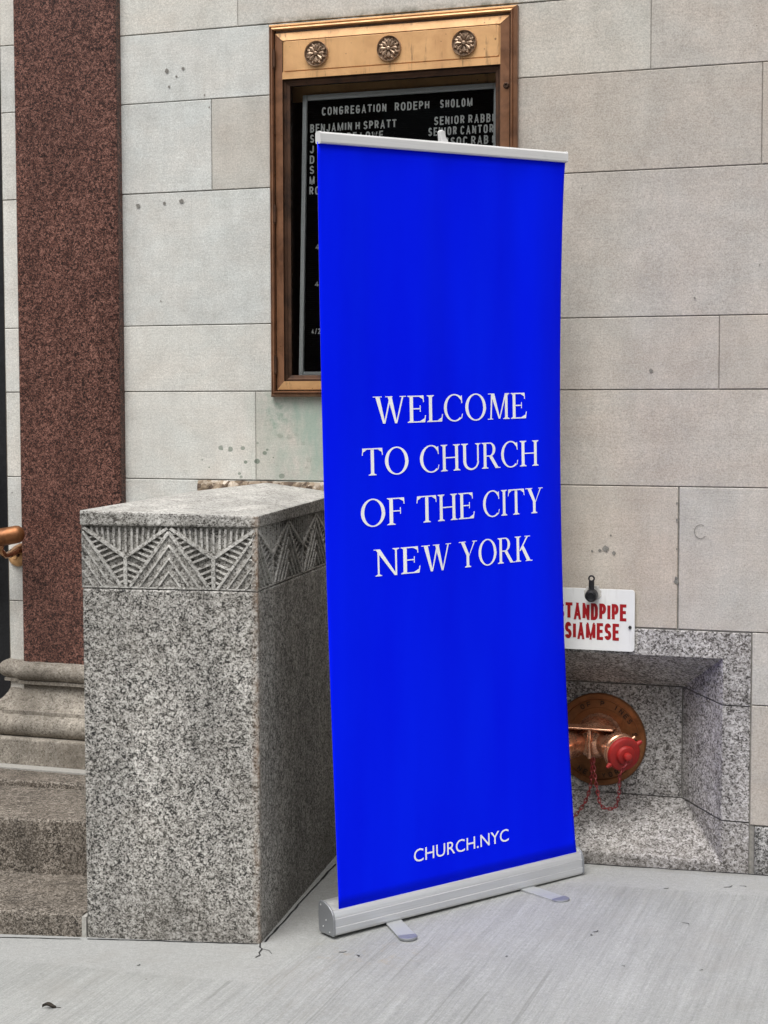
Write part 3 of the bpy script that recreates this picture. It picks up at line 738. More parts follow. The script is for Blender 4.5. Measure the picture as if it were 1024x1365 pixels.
# raised lip of the upper step that carries the plinth
s = MB(); rough_box(s, -1.7, .6, -.300, .10, -1.24, -1.1885, fn=lambda x, y, z: (-2.55 + x * .997, y + .052 * x, z))
o = s.build('granite_landing', M['brown_granite'], smooth=50); tag(o, 'rough brown granite landing slab between the upper step and pilaster plinth', 'landing')
s = MB()
s.prism([LP(-.013, -.002, 0)[:2], LP(-.001, -.002, 0)[:2], LP(-.001, .3, 0)[:2], LP(-.013, .3, 0)[:2]], 'z', -1.5, -1.368)

PD = thing('granite_pedestal', 'speckled grey granite pedestal with a carved chevron frieze and sloped cap', 'pedestal', (-2.05, -.6, -1.42))
s.build('mortar_joint', flat('joint_mortar', (.36, .35, .32), .9, 0, .2, 100), PD)
WD = .479; d1 = .98 / ca_ - .002; d2 = (.98 - WD * sa_) / ca_ - .002
ZC0, ZC1, ZF0 = -.324, -.289, -.488
def slab(mb, x0, x1, y0, z0, z1, b1=d1, b2=d2):
    pts = [LP(x0, y0, 0)[:2], LP(x1, y0, 0)[:2], LP(x1, b2, 0)[:2], LP(x0, b1, 0)[:2]]
    mb.prism(pts, 'z', z0, z1)
b = MB(); slab(b, .0, WD, .0, -1.62, ZF0 - .001); b.build('shaft_block', M['pedestal_granite'], PD, bevel=.006)
# cap with hipped, weathered top
c = MB(); ov = .004
e0 = [LP(-ov, -ov, ZC0), LP(WD + ov, -ov, ZC0), LP(WD + ov, d2, ZC0), LP(-ov, d1, ZC0)]
e1 = [LP(-ov, -ov, ZC1 + .004), LP(WD + ov, -ov, ZC1 - .005), LP(WD + ov, d2, ZC1 + .004), LP(-ov, d1, ZC1 + .004)]
apx = (-2.112, -.002, -.256)
c.add(e0 + e1 + [apx], [[0, 1, 2, 3][::-1], [0, 1, 5, 4], [1, 2, 6, 5], [3, 0, 4, 7], [2, 3, 7, 8, 6]]); c.m = 1; c.add(e1 + [apx], [[0, 1, 4], [1, 2, 4], [3, 0, 4]])
c.build('cap', [M['frieze_granite'], M['tooled_granite']], PD, bevel=.005, weld=True)
# frieze: relief built from raised bars on a recessed ground
fz = MB()
HF = ZC0 - ZF0
def frieze(width, n_per, fr):
    """fr(x, depth, z): point on the face; depth>0 goes into the stone"""
    Pd = width / n_per
    def bar(p0, p1, wd, top, back=.022, taper=1.0):
        p0 = Vector(p0); p1 = Vector(p1); t = (p1 - p0).normalized(); nn_ = Vector((-t.y, t.x)) * wd / 2
        q = [p0 - nn_, p1 - nn_ * taper, p1 + nn_ * taper, p0 + nn_]
        q = [Vector((min(max(k.x, 0), width), min(max(k.y, .001), HF - .001))) for k in q]
        ins = [(k + (sum(q, Vector((0, 0))) / 4 - k) * min(.3, .0018 / max(.004, (k - sum(q, Vector((0, 0))) / 4).length)) * 2) for k in q]
        vs_ = [fr(k.x, top, ZF0 + k.y) for k in ins] + [fr(k.x, top + .0022, ZF0 + k.y) for k in q] + [fr(k.x, back, ZF0 + k.y) for k in q]
        fz.m = 1
        fz.add(vs_, [[0, 1, 2, 3]] + [[4 + i, 4 + (i + 1) % 4, (i + 1) % 4, i] for i in range(4)] + [[8 + i, 8 + (i + 1) % 4, 4 + (i + 1) % 4, 4 + i] for i in range(4)])
        fz.m = 0
    for k in range(n_per):
        xa = k * Pd
        for sgn, px in ((1, xa), (-1, xa + Pd)):        # two half motifs: peak at px, valley in the middle
            X_ = lambda u: px + sgn * u
            hw = Pd * .47; pk = HF * .93
            # solid triangle body (half)
            vs_ = [(0, 0), (hw, 0), (0, pk)]
            pts = [fr(X_(u), .0055, ZF0 + z) for u, z in vs_] + [fr(X_(u), .022, ZF0 + z) for u, z in vs_]
            fz.add(pts, [[0, 1, 2], [0, 1, 4, 3], [1, 2, 5, 4]])
            # nested chevron ribs
            for q in range(4):
                f_ = 1 - q * .225
                bar((X_(0), pk * f_ - .003), (X_(hw * f_ - .003), 0.001), .0050 if q else .0085, .0)
            # V rib from peak to valley point
            vy = HF * .50
            bar((X_(.004), HF * .97), (X_(Pd / 2), vy), .0085, .0)
            # ladder rungs between V rib and triangle edge
            for q in range(7):
                t = .16 + .125 * q
                pa = Vector((Pd / 2 * t, HF * .97 + (vy - HF * .97) * t))
                dx, dz = -.86, -.36          # falls towards the chevron
                # meet the chevron edge u = hw (1 - z / pk)
                k = (hw * (1 - pa.y / pk) - pa.x) / (dx + hw * dz / pk)
                if k > .004: bar((X_(pa.x), pa.y), (X_(pa.x + dx * k), pa.y + dz * k), .0058, .0045)
            for q in range(4):           # and below the valley point, off the upright
                pa = Vector((Pd / 2, vy * (.86 - .2 * q)))
                k = (hw * (1 - pa.y / pk) - pa.x) / (-.86 + hw * -.36 / pk)
                if k > .004: bar((X_(pa.x), pa.y), (X_(pa.x - .86 * k), pa.y - .36 * k), .0058, .0045)
            # flutes above the V
            for q in range(6):
                u = Pd / 2 * (.24 + .125 * q); zb = HF * .97 + (vy - HF * .97) * (u / (Pd / 2))
                bar((X_(u - .006 * (1 - q / 6)), HF - .002), (X_(u), zb + .004), .0065, .006)
        bar((xa + Pd / 2, HF * .52), (xa + Pd / 2, .001), .0105, .001)
        bar((xa + Pd / 2, HF - .002), (xa + Pd / 2, HF * .56), .006, .006)
    # ground and lower fillet
    fz.quad(fr(0, .013, ZF0), fr(width, .013, ZF0), fr(width, .013, ZC0), fr(0, .013, ZC0))
    bar((0, .0025), (width, .0025), .0045, .0008)
frieze(WD, 2, lambda x, dp, z: LP(x, dp, z))
frieze(d2, 3, lambda x, dp, z: LP(WD - dp, x, z))
slab(fz, .0205, WD - .0205, .0205, ZF0 - .001, ZC0 + .001, d1 - .001, d2 - .001)
fz.add([LP(0, 0, ZF0), LP(.02, .02, ZF0), LP(.02, .02, ZC0), LP(0, 0, ZC0), LP(0, d1, ZF0), LP(0, d1, ZC0)], [[0, 1, 2, 3], [4, 0, 3, 5]])
fz.add([LP(WD, 0, ZF0), LP(WD, .018, ZF0), LP(WD, .012, ZC0), LP(WD, 0, ZC0), LP(WD - .018, 0, ZF0), LP(WD - .012, 0, ZC0), LP(WD - .016, .016, ZF0), LP(WD - .016, .016, ZC0)],
       [[0, 1, 2, 3], [4, 0, 3, 5], [1, 6, 7, 2], [6, 4, 5, 7]])
fz.build('chevron_frieze', [M['frieze_granite'], M['tooled_granite']], PD)
# rough mortar bed where the cap meets the wall
rb = MB(); nxr = 60
for i in range(nxr):
    for j in range(6):
        def q(i, j):
            x = -2.352 + .62 * i / nxr; z = -.318 + .066 * j / 6
            k = .008 + .006 * mnoise.noise(Vector((x * 60, z * 60, 1))) + .004 * mnoise.noise(Vector((x * 150, z * 150, 5)))
            if j in (0, 6): k = .001
            return (x, -k - .002, z + .003 * mnoise.noise(Vector((x * 40, 3, z))) * (1 if j == 6 else 0))
        rb.quad(q(i, j), q(i + 1, j), q(i + 1, j + 1), q(i, j + 1))
rb.build('mortar_bed', M['rubble'], PD, weld=True)

# ================================================================== NICHE
NI = thing('granite_niche', 'pale granite surround of the splayed wall niche behind the fire connection', 'niche', (-1.09, .1, -1.4))
ox0, ox1, oz1, oz0 = -1.494, -.690, -.744, -1.340      # opening on the wall face
ix0, ix1, iz1, iz0, iy = -1.347, -.837, -.864, -1.207, .20   # back panel
bx0, bx1, bz1 = -1.5735, -.6115, -.667
YF = -.002
def lin(): 
    m = MB(); zj = -.876
    m.quad((bx0, YF, oz1), (bx1, YF, oz1), (bx1, YF, bz1), (bx0, YF, bz1))
    m.quad((bx0, YF, zj), (ox0, YF, zj), (ox0, YF, oz1), (bx0, YF, oz1)); m.quad((ox1, YF, zj), (bx1, YF, zj), (bx1, YF, oz1), (ox1, YF, oz1))
    m.quad((ox0, YF, oz1), (ix0, iy, iz1), (ix1, iy, iz1), (ox1, YF, oz1))
    m.poly([(ox1, YF, oz1), (ix1, iy, iz1), (ox1, YF, zj)]); m.poly([(ox0, YF, oz1), (ox0, YF, zj), (ix0, iy, iz1)])
    m.quad((bx0, YF, bz1), (bx1, YF, bz1), (bx1, .05, bz1), (bx0, .05, bz1)); m.quad((bx1, YF, zj), (bx1, .05, zj), (bx1, .05, bz1), (bx1, YF, bz1))
    return m
lin().build('lintel', M['niche_granite'], NI, weld=True, bevel=.003)
for (b_, o_, i_) in ((bx1, ox1, ix1), (bx0, ox0, ix0)):
    m = MB(); za, zb, zc, ze = -.8795, -1.2135, -.8675, -1.2035
    m.quad((o_, YF, zb), (b_, YF, zb), (b_, YF, za), (o_, YF, za)); m.quad((o_, YF, zb), (o_, YF, za), (i_, iy, zc), (i_, iy, ze))
    m.quad((b_, YF, zb), (b_, .05, zb), (b_, .05, za), (b_, YF, za))
    m.build('jamb', M['niche_granite'], NI, weld=True, bevel=.003)
m = MB()
m.quad((ox0, YF, oz0), (ox1, YF, oz0), (ix1, iy, iz0), (ix0, iy, iz0))
m.quad((ox0, YF, -1.62), (ox1, YF, -1.62), (ox1, YF, oz0), (ox0, YF, oz0))
for (b_, o_, i_) in ((bx1, ox1, ix1), (bx0, ox0, ix0)):
    m.quad((o_, YF, -1.62), (b_, YF, -1.62), (b_, YF, oz0), (o_, YF, oz0)); m.quad((o_, YF, oz0), (b_, YF, oz0), (b_, YF, -1.217), (o_, YF, -1.217))
    m.poly([(o_, YF, oz0), (o_, YF, -1.217), (i_, iy, iz0)])
    m.quad((b_, YF, -1.62), (b_, .05, -1.62), (b_, .05, -1.217), (b_, YF, -1.217))
m.build('sill', M['niche_granite'], NI, weld=True, bevel=.007)
m = MB(); m.quad((ix0 + .002, iy - .002, iz0 + .003), (ix1 - .003, iy - .002, iz0 + .003), (ix1 - .003, iy - .002, iz1 - .003), (ix0 + .003, iy - .002, iz1 - .003)); m.build('back_panel', M['niche_granite'], NI)
m = MB(); k = .006
m.quad((ix0 - .03, iy + .004, iz0 - .03), (ix1 + .03, iy + .004, iz0 - .03), (ix1 + .03, iy + .004, iz1 + .03), (ix0 - .03, iy + .004, iz1 + .03))
for (o_, i_, sg) in ((ox1, ix1, 1), (ox0, ix0, -1)):
    m.quad((o_ + sg * k, YF + .001, oz0), (o_ + sg * k, YF + .001, oz1), (i_ + sg * k, iy + .002, iz1), (i_ + sg * k, iy + .002, iz0))
m.quad((bx0, YF + .005, -1.62), (ox0, YF + .005, -1.62), (ox0, YF + .005, bz1), (bx0, YF + .005, bz1)); m.quad((ox1, YF + .005, -1.62), (bx1, YF + .005, -1.62), (bx1, YF + .005, bz1), (ox1, YF + .005, bz1))
m.quad((bx1 - .002, .0035, -1.6), (-.597, .0035, -1.6), (-.597, .0035, -.66), (bx1 - .002, .0035, -.66)); m.quad((-1.588, .0035, -1.6), (bx0 + .002, .0035, -1.6), (bx0 + .002, .0035, -.66), (-1.588, .0035, -.66))
m.quad((bx0, .0035, bz1 - .002), (bx1, .0035, bz1 - .002), (bx1, .0035, -.660), (bx0, .0035, -.660))
m.build('mortar_joints', M['mortar'], NI)

# ================================================================== FIRE DEPARTMENT CONNECTION
FX, FZ = -1.091, -1.041
FD = thing('fire_connection', 'brass two outlet fire hose connection with red caps on a round bronze plate', 'standpipe connection', (FX, iy, FZ))
m = MB(); m.lathe([(0, .010), (.098, .010), (.100, .008), (.124, .006), (.126, .012), (.140, .012), (.1435, .008), (.144, 0)], (FX, iy - .002, FZ), (0, -1, 0), 72)
pl = m.build('round_plate', M['plate_bronze'], FD, smooth=35)
def ring_text(s_, r_, a0, a1, hgt, flip=False):
    tx = MB(); n_ = len(s_)
    for i, ch in enumerate(s_):
        A = R(a0 + (a1 - a0) * (i + .5) / n_); rx, rz = math.cos(A), math.sin(A); sg = -1 if flip else 1
        def fn(x, z, l):
            lx, ly = x * sg, z * sg
            return (FX + rx * (r_ + ly) + rz * lx, iy - .0107 - l * 3, FZ + rz * (r_ + ly) - rx * lx)
        wd_ = .0062 if ch != 'I' else .0016
        block_word(tx, ch, -wd_, wd_, -hgt / 2, hgt / 2, fn, .2)
    tx.build('raised_lettering', M['dark_print'], pl)
ring_text('OF', .112, 124, 102, .0165); ring_text('P', .112, 91, 80, .0165); ring_text('INES', .112, 68, 28, .0165); ring_text('SA', .112, 16, -4, .0165)
ring_text('NEW', .112, -128, -98, .0165, True); ring_text('YORK', .112, -88, -44, .0165, True)
m = MB(); m.lathe([(.070, .008), (.070, .014), (.064, .020), (.060, .026), (.056, .040), (.054, .075)], (FX, iy - .002, FZ + .012), (0, -1, 0), 48)
m.build('collar', M['body_bronze'], FD, smooth=40)
T = Vector((FX, .112, FZ + .014)); OFX = Vector((.040, 0, 0))
axR = Vector((.60, -.77, -.16)).normalized(); axL = Vector((-.60, -.77, -.16)).normalized()
m = MB()
m.lathe([(0, .05), (.036, .044), (.050, .028), (.056, 0), (.056, -.06)], T, (0, -1, 0), 36)
m.tube([T - Vector((.062, 0, 0)), T - Vector((.05, 0, 0)), T + Vector((.05, 0, 0)), T + Vector((.062, 0, 0))], [.034, .046, .046, .034], 28)
for ax in (axR, axL):
    m.lathe([(.0, -.02), (.040, -.02), (.047, .0), (.047, .050), (.050, .055), (.050, .072), (.046, .074)], T + ax * .01 + OFX * (1 if ax.x > 0 else -1), ax, 36)
m.box(T.x - .072, T.x + .072, .040, .10, T.z + .042, T.z + .048)
m.tube([(T.x, .048, T.z + .045), (T.x, .044, T.z), (T.x, .052, T.z - .045)], [.006, .007, .006], 10)
m.build('siamese_body', M['body_bronze'], FD, smooth=42, bevel=.002)
for ax in (axR, axL):
    o_ = T + ax * .080 + OFX * (1 if ax.x > 0 else -1)
    m = MB(); m.lathe([(.046, -.006), (.052, -.004), (.0535, .004), (.0535, .012), (.050, .016), (.052, .019), (.052, .026), (.047, .029)], o_, ax, 40)
    u = ax.orthogonal().normalized(); v = ax.cross(u)
    for k_ in range(3):
        a = R(60 + 120 * k_); dv = u * math.cos(a) + v * math.sin(a)
        m.tube([o_ + dv * .050 + ax * .008, o_ + dv * .062 + ax * .008], [.006, .0045], 10)
    m.build('swivel_ring', M['body_bronze'], FD, smooth=40)
    oc = o_ + ax * .031
    m = MB(); m.lathe([(.049, -.004), (.052, 0), (.052, .006), (.049, .012), (.044, .015), (.030, .0155), (.0285, .021), (.026, .0245), (.020, .026), (.0125, .026), (.0125, .036), (.011, .042), (.006, .0455), (0, .046)], oc, ax, 44)
    cp = m.build('cap', M['red_paint'], FD, smooth=32)
    up = (Vector((0, 0, 1)) - ax * ax.z).normalized(); sd_ = up.cross(ax) * -1
    if sd_.x < 0: sd_ = -sd_
    for sg in (1, -1):
        dv = (sd_ * .82 + up * .57) * sg
        m = MB(); m.tube([oc + dv * .046 + ax * .004, oc + dv * .060 + ax * .006, oc + dv * .066 + ax * .008], [.0085, .0065, .004], 10)
        m.build('lug', M['red_paint'], cp, smooth=40)
def chain(name, pts, lk=.0095, thick=.0016):
    m = MB(); pts = [Vector(p) for p in pts]
    # resample
    L = [0]
    for a, b in zip(pts, pts[1:]): L.append(L[-1] + (b - a).length)
    n_ = int(L[-1] / (lk * 1.25))
    for i in range(n_):
        d_ = L[-1] * (i + .5) / n_
        for j in range(len(pts) - 1):
            if L[j] <= d_ <= L[j + 1]: break
        t = (pts[j + 1] - pts[j]).normalized(); c_ = pts[j].lerp(pts[j + 1], (d_ - L[j]) / max(1e-6, L[j + 1] - L[j]))
        sd = t.cross(Vector((.3, -1, .2))).normalized(); oth = t.cross(sd)
        if i % 2: sd = oth
        ring = [c_ + t * lk * .95 * math.cos(6.2832 * q / 12) + sd * lk * .45 * math.sin(6.2832 * q / 12) for q in range(12)]
        m.tube(ring, thick, 6, closed=True)
    return m.build(name, M['chain_red'], FD, smooth=60)
b0 = T + OFX + axR * .148 + Vector((0, 0, -.010))
def sag(ps, n_=8):
    ps = [Vector(p) for p in ps]; res = []
    for i in range(len(ps) - 1):
        p0 = ps[max(i - 1, 0)]; p1 = ps[i]; p2 = ps[i + 1]; p3 = ps[min(i + 2, len(ps) - 1)]
        for k_ in range(n_):
            t = k_ / n_
            res.append(.5 * ((2 * p1) + (-p0 + p2) * t + (2 * p0 - 5 * p1 + 4 * p2 - p3) * t * t + (-p0 + 3 * p1 - 3 * p2 + p3) * t ** 3))
    res.append(ps[-1]); return res
chain('cap_chain', sag([b0, (-.984, -.012, -1.10), (-.990, .0, -1.16), (-1.003, .012, -1.203), (-1.03, .02, -1.213), (-1.052, .03, -1.203), (-1.066, .045, -1.16), (-1.078, .06, -1.11), (-1.083, .07, -1.075)]))
chain('cap_chain', sag([(-1.088, .07, -1.08), (-1.088, .065, -1.14), (-1.098, .06, -1.19), (-1.115, .05, -1.225), (-1.14, .04, -1.256), (-1.17, .03, -1.27), (-1.20, .015, -1.20), (-1.205, -.02, -1.06)]))

# ================================================================== STANDPIPE SIGN + BLACK FIXTURE
SG = thing('standpipe_sign', 'white enamel sign with red STANDPIPE SIAMESE lettering above the niche', 'sign', (-1.07, -.01, -.64))
sx0, sx1, sz0, sz1 = -1.200, -.9455, -.735, -.553
def rrect(x0, x1, z0, z1, r_, n_=6):
    pts = []
    for cx, cz_, a0 in ((x1 - r_, z1 - r_, 0), (x0 + r_, z1 - r_, 90), (x0 + r_, z0 + r_, 180), (x1 - r_, z0 + r_, 270)):
        for i in range(n_ + 1): a = R(a0 + 90 * i / n_); pts.append((cx + r_ * math.cos(a), cz_ + r_ * math.sin(a)))
    return pts
m = MB(); m.prism(rrect(sx0, sx1, sz0, sz1, .010), 'y', -.0105, -.0075); sp = m.build('sign_plate', M['enamel'], SG, bevel=.0008)
for s_, a, b, z0 in (('STANDPIPE', -1.1765, -.9700, -.6460), ('SIAMESE', -1.1535, -.9915, -.7040)):
    m = MB(); block_word(m, s_, a, b, z0, z0 + .0500, lambda x, z, l: (x, -.0110 - l, z), .185, .075)
    m.build('lettering', M['red_print'], sp)
for x in (-.9592, -1.1868):
    m = MB(); m.lathe([(0, .006), (.003, .0055), (.0045, .003), (.005, 0)], (x, -.0105, -.663), (0, -1, 0), 16); m.build('screw', M['black'], SG, smooth=40)
BF = thing('black_wall_fitting', 'small black round fitting with a looped stem through the top of the white sign', 'fitting', (-1.07, -.02, -.565))
m = MB(); pts = []
for i in range(22):
    a = 6.2832 * i / 22; rr = .024 * random.uniform(.82, 1.16); pts.append((-1.072 + rr * math.cos(a) * 1.1, -.566 + rr * math.sin(a)))
m.prism(pts, 'y', -.0118, -.004); m.build('plaster_patch', flat('plaster', (.50, .48, .45), .95, 0, .3, 160, .2, .8), BF)
m = MB(); m.lathe([(.013, .010), (.0165, .014), (.0185, .022), (.0185, .040), (.0165, .046), (.012, .048), (.010, .044), (0, .043)], (-1.071, 0, -.567), (.05, -1, -.12), 28)
m.build('knob', M['black'], BF, smooth=40)
m = MB()
m.tube([(-1.070, -.030, -.552), (-1.070, -.030, -.527)], [.0085, .0082], 14)
m.tube([(-1.070 + .0078 * math.cos(6.2832 * i / 16), -.030 , -.521 + .0078 * math.sin(6.2832 * i / 16)) for i in range(16)], .0026, 8, closed=True)
m.build('looped_stem', M['black'], BF, smooth=40)

# ================================================================== NOTICE CASE
NC = thing('notice_case', 'bronze wall case with three rosettes holding a black letter board', 'notice board', (-1.7, 0, .02))
cx0, cx1, cz0, cz1 = -2.0925, -1.3035, .012, 1.152
def frame(mb, x0, x1, z0, z1, prof, sides=(0, 1, 2, 3)):
    """prof: (inset from the outer rectangle, y). A mitred frame swept round a rectangle; sides: bottom, right, top, left"""
    n_ = len(prof); vs_ = []
    for (sx, sz) in ((0, 0), (1, 0), (1, 1), (0, 1)):
        for (i_, y) in prof:
            vs_.append((x0 + i_ if sx == 0 else x1 - i_, y, z0 + i_ if sz == 0 else z1 - i_))
    fs = []
    for c_ in sides:
        d_ = (c_ + 1) % 4
        for j in range(n_ - 1): fs.append([c_ * n_ + j, d_ * n_ + j, d_ * n_ + j + 1, c_ * n_ + j + 1])
    mb.add(vs_, fs)
OP = [(0, .01), (0, -.014), (.0015, -.017), (.007, -.025), (.0085, -.022), (.0105, -.022), (.0125, -.027), (.0165, -.029), (.0185, -.022), (.0185, .05)]
m = MB(); frame(m, cx0, cx1, cz0, cz1, OP, (0, 1, 3)); m.build('outer_frame', M['bronze'], NC)
m = MB(); frame(m, cx0, cx1, cz0, cz1, OP, (2,)); m.build('sky_lit_top_moulding', M['pale_bronze'], NC)  # top run of the frame: sky reflection put into a paler bronze
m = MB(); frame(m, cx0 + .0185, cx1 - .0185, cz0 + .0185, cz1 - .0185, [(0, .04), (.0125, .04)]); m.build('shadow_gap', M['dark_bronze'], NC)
# hinged leaf: stiles, bottom rail
lx0, lx1, lz0, lz1 = cx0 + .0225, cx1 - .0225, cz0 + .0225, cz1 - .0285
gx0, gx1, gz0, gz1 = -2.026, -1.362, .074, .966
m = MB()
YL = -.018
m.quad((lx0, YL, lz0), (lx0 + .026, YL - .006, lz0 + .026), (lx0 + .026, YL - .006, lz1 - .026), (lx0, YL, lz1)); m.quad((lx0, YL, lz0), (lx0, .04, lz0), (lx0, .04, lz1), (lx0, YL, lz1))
m.build('door_stile', M['bronze'], NC, weld=True)
m = MB(); m.quad((lx1, YL, lz0), (lx1, YL, lz1), (lx1 - .026, YL - .006, lz1 - .026), (lx1 - .026, YL - .006, lz0 + .026)); m.quad((lx1, YL, lz0), (lx1, YL, lz1), (lx1, .04, lz1), (lx1, .04, lz0))
m.build('door_stile', M['bronze'], NC, weld=True)
m = MB()
m.quad((lx0, YL, lz0), (lx1, YL, lz0), (lx1 - .026, YL - .006, lz0 + .026), (lx0 + .026, YL - .006, lz0 + .026)); m.quad((lx0, .04, lz0), (lx1, .04, lz0), (lx1, YL, lz0), (lx0, YL, lz0))
m.build('bottom_rail', M['pale_bronze'], NC)
m = MB(); k0 = lx0 + .026
frame(m, k0, lx1 - .026, lz0 + .026, 1.003 - .02, [(0, YL - .006), (.0, YL + .003), (.006, YL + .003), (.010, YL + .008), (.0185, YL + .010), (.0185, YL + .03)])
m.build('glazing_bead', M['dark_bronze'], NC)
# header with recessed panel
hz0, hz1 = .983, lz1
m = MB()
hx0, hx1 = lx0 + .026, lx1 - .026
px0, px1, pz0, pz1 = hx0 + .003, hx1 - .003, 1.006, 1.098
m.quad((lx0, YL, lz1), (hx0, YL - .006, pz1 + .002), (hx1, YL - .006, pz1 + .002), (lx1, YL, lz1)); m.quad((lx0, YL, lz1), (lx1, YL, lz1), (lx1, .04, lz1), (lx0, .04, lz1))
m.quad((hx0, YL - .0062, hz0), (hx1, YL - .0062, hz0), (hx1, YL - .0062, pz0 - .002), (hx0, YL - .0062, pz0 - .002)); m.quad((hx0, YL - .0062, hz0), (hx0, YL + .02, hz0), (hx1, YL + .02, hz0), (hx1, YL - .0062, hz0))
m.quad((hx0, YL - .002, pz0 - .002), (hx1, YL - .002, pz0 - .002), (hx1, YL - .002, pz1 + .002), (hx0, YL - .002, pz1 + .002))
m.quad((hx0, YL - .0062, pz0 - .002), (hx1, YL - .0062, pz0 - .002), (hx1, YL - .002, pz0 - .002), (hx0, YL - .002, pz0 - .002)); m.quad((hx0, YL - .006, pz1 + .002), (hx0, YL - .002, pz1 + .002), (hx1, YL - .002, pz1 + .002), (hx1, YL - .006, pz1 + .002))
hd = m.build('header_rail', M['pale_bronze'], NC)
m = MB(); m.prism(rrect(px0 + .002, px1 - .002, pz0 + .001, pz1 - .001, .006), 'y', YL - .0055, YL - .001); hp = m.build('header_panel', M['pale_bronze'], NC, bevel=.001)
# rosettes
def rosette(x, z):
    m = MB(); NR, NA = 26, 128; RR = .0385
    y0 = YL - .0055
    def hgt(r_, a):
        t = r_ / RR
        if t < .17: return .0095 + .004 * math.sqrt(max(0, 1 - (t / .17) ** 2))
        if t < .215: return .001
        if t > .90: return .0085 * max(0, 1 - ((t - .95) / .05) ** 2) + .0005
        def lobe(n_, ph, rmax, hh, pw):
            q = ((a / (2 * math.pi)) * n_ + ph) % 1.0 - .5
            if t >= rmax: return 0
            wd = .49 * (1 - max(0, (t - rmax * .55) / (rmax * .45)) ** pw)
            if wd < .01 or abs(q) >= wd: return 0
            return hh * (1 - (abs(q) / wd) ** 2) ** .45 * (.7 + .4 * t) - (.0018 if abs(q) < .06 and t < rmax * .8 else 0)
        return max(lobe(8, .5, .74, .0105, 2.2), lobe(8, 0, .885, .0075, 1.0) if t > .5 else 0, .0002)
    vs_ = [(x, y0 - .0125, z)]; fs = []
    for i in range(1, NR + 1):
        for k_ in range(NA):
            a = 2 * math.pi * k_ / NA; r_ = RR * i / NR
            vs_.append((x + r_ * math.sin(a), y0 - hgt(r_, a), z + r_ * math.cos(a)))
    for k_ in range(NA): fs.append([0, 1 + k_, 1 + (k_ + 1) % NA])
    for i in range(NR - 1):
        for k_ in range(NA):
            k2 = (k_ + 1) % NA
            fs.append([1 + i * NA + k_, 1 + (i + 1) * NA + k_, 1 + (i + 1) * NA + k2, 1 + i * NA + k2])
    for k_ in range(NA):
        a = 2 * math.pi * k_ / NA; vs_.append((x + (RR + .001) * math.sin(a), y0 + .002, z + (RR + .001) * math.cos(a)))
    b_ = 1 + (NR - 1) * NA; c_ = 1 + NR * NA
    for k_ in range(NA): fs.append([b_ + k_, c_ + k_, c_ + (k_ + 1) % NA, b_ + (k_ + 1) % NA])
    m.add(vs_, fs); m.build('rosette', M['rosette'], hp, smooth=50)
for x, z in ((-1.931, 1.053), (-1.697, 1.052), (-1.462, 1.051)): rosette(x, z)
for z in (1.047, .575, .112):
    m = MB(); m.tube([(lx0 - .002, -.024, z - .024), (lx0 - .002, -.024, z + .024)], .0048, 12); m.tube([(lx0 - .002, -.024, z - .029), (lx0 - .002, -.024, z + .029)], .003, 10)
    m.build('hinge', M['dark_bronze'], NC, smooth=40)
m = MB(); m.lathe([(.009, 0), (.009, .004), (.007, .006), (.0045, .006), (.004, .003), (0, .003)], (-1.335, YL - .001, .921), (0, -1, 0), 20); m.build('lock', M['dark_bronze'], NC, smooth=40)
# glass, case interior, board
m = MB(); m.box(gx0 - .01, gx1 + .01, -.006, -.002, gz0 - .012, gz1 + .012); m.build('glass_pane', M['glass'], NC)
m = MB()
yb = .17; a, b, c, d_ = HOLE_CASE
m.quad((a, yb, c), (b, yb, c), (b, yb, d_), (a, yb, d_))
for q in (((a, 0, c), (a, yb, c), (a, yb, d_), (a, 0, d_)), ((b, 0, c), (b, 0, d_), (b, yb, d_), (b, yb, c)), ((a, 0, c), (b, 0, c), (b, yb, c), (a, yb, c)), ((a, 0, d_), (a, yb, d_), (b, yb, d_), (b, 0, d_))): m.quad(*q)
m.build('case_lining', M['dark_bronze'], NC)
m = MB(); m.box(-2.055, -1.33, .075, .08, .93, 1.02); m.build('lining_glow_strip', M['pale_bronze'], NC)  # added strip, bright bronze painting the warm glow on the case lining
lzb, lzt = .078, .957
def TB(x, z): return x + .0235, z * .9890
def by(z): return .018 + .045 * (z - lzb) / (lzt - lzb)      # the board leans back
lbx0, lbx1 = -2.032, -1.405
lbx0, lzb = TB(lbx0, lzb); lbx1, lzt = TB(lbx1, lzt)
m = MB(); m.quad((lbx0, by(lzb) + .004, lzb), (lbx1, by(lzb) + .004, lzb), (lbx1, by(lzt) + .004, lzt), (lbx0, by(lzt) + .004, lzt))
lb = m.build('letter_board', M['felt'], NC)
m = MB()
fw = .013
def fbar(x0, x1, z0, z1):
    yf = -.006
    f4 = [(x0, by(z0) + yf, z0), (x1, by(z0) + yf, z0), (x1, by(z1) + yf, z1), (x0, by(z1) + yf, z1)]
    b4 = [(x, y + .012, z) for x, y, z in f4]
    m.add(f4 + b4, [[0, 1, 2, 3], [0, 1, 5, 4], [1, 2, 6, 5], [2, 3, 7, 6], [3, 0, 4, 7]])
fbar(lbx0 - .002, lbx0 + fw - .001, lzb, lzt); fbar(lbx1 - fw, lbx1, lzb, lzt); fbar(lbx0 + fw, lbx1 - fw, lzt - fw - .004, lzt); fbar(lbx0 + fw, lbx1 - fw, lzb, lzb + fw)
m.build('board_frame', M['frame_white'], lb, bevel=.002)
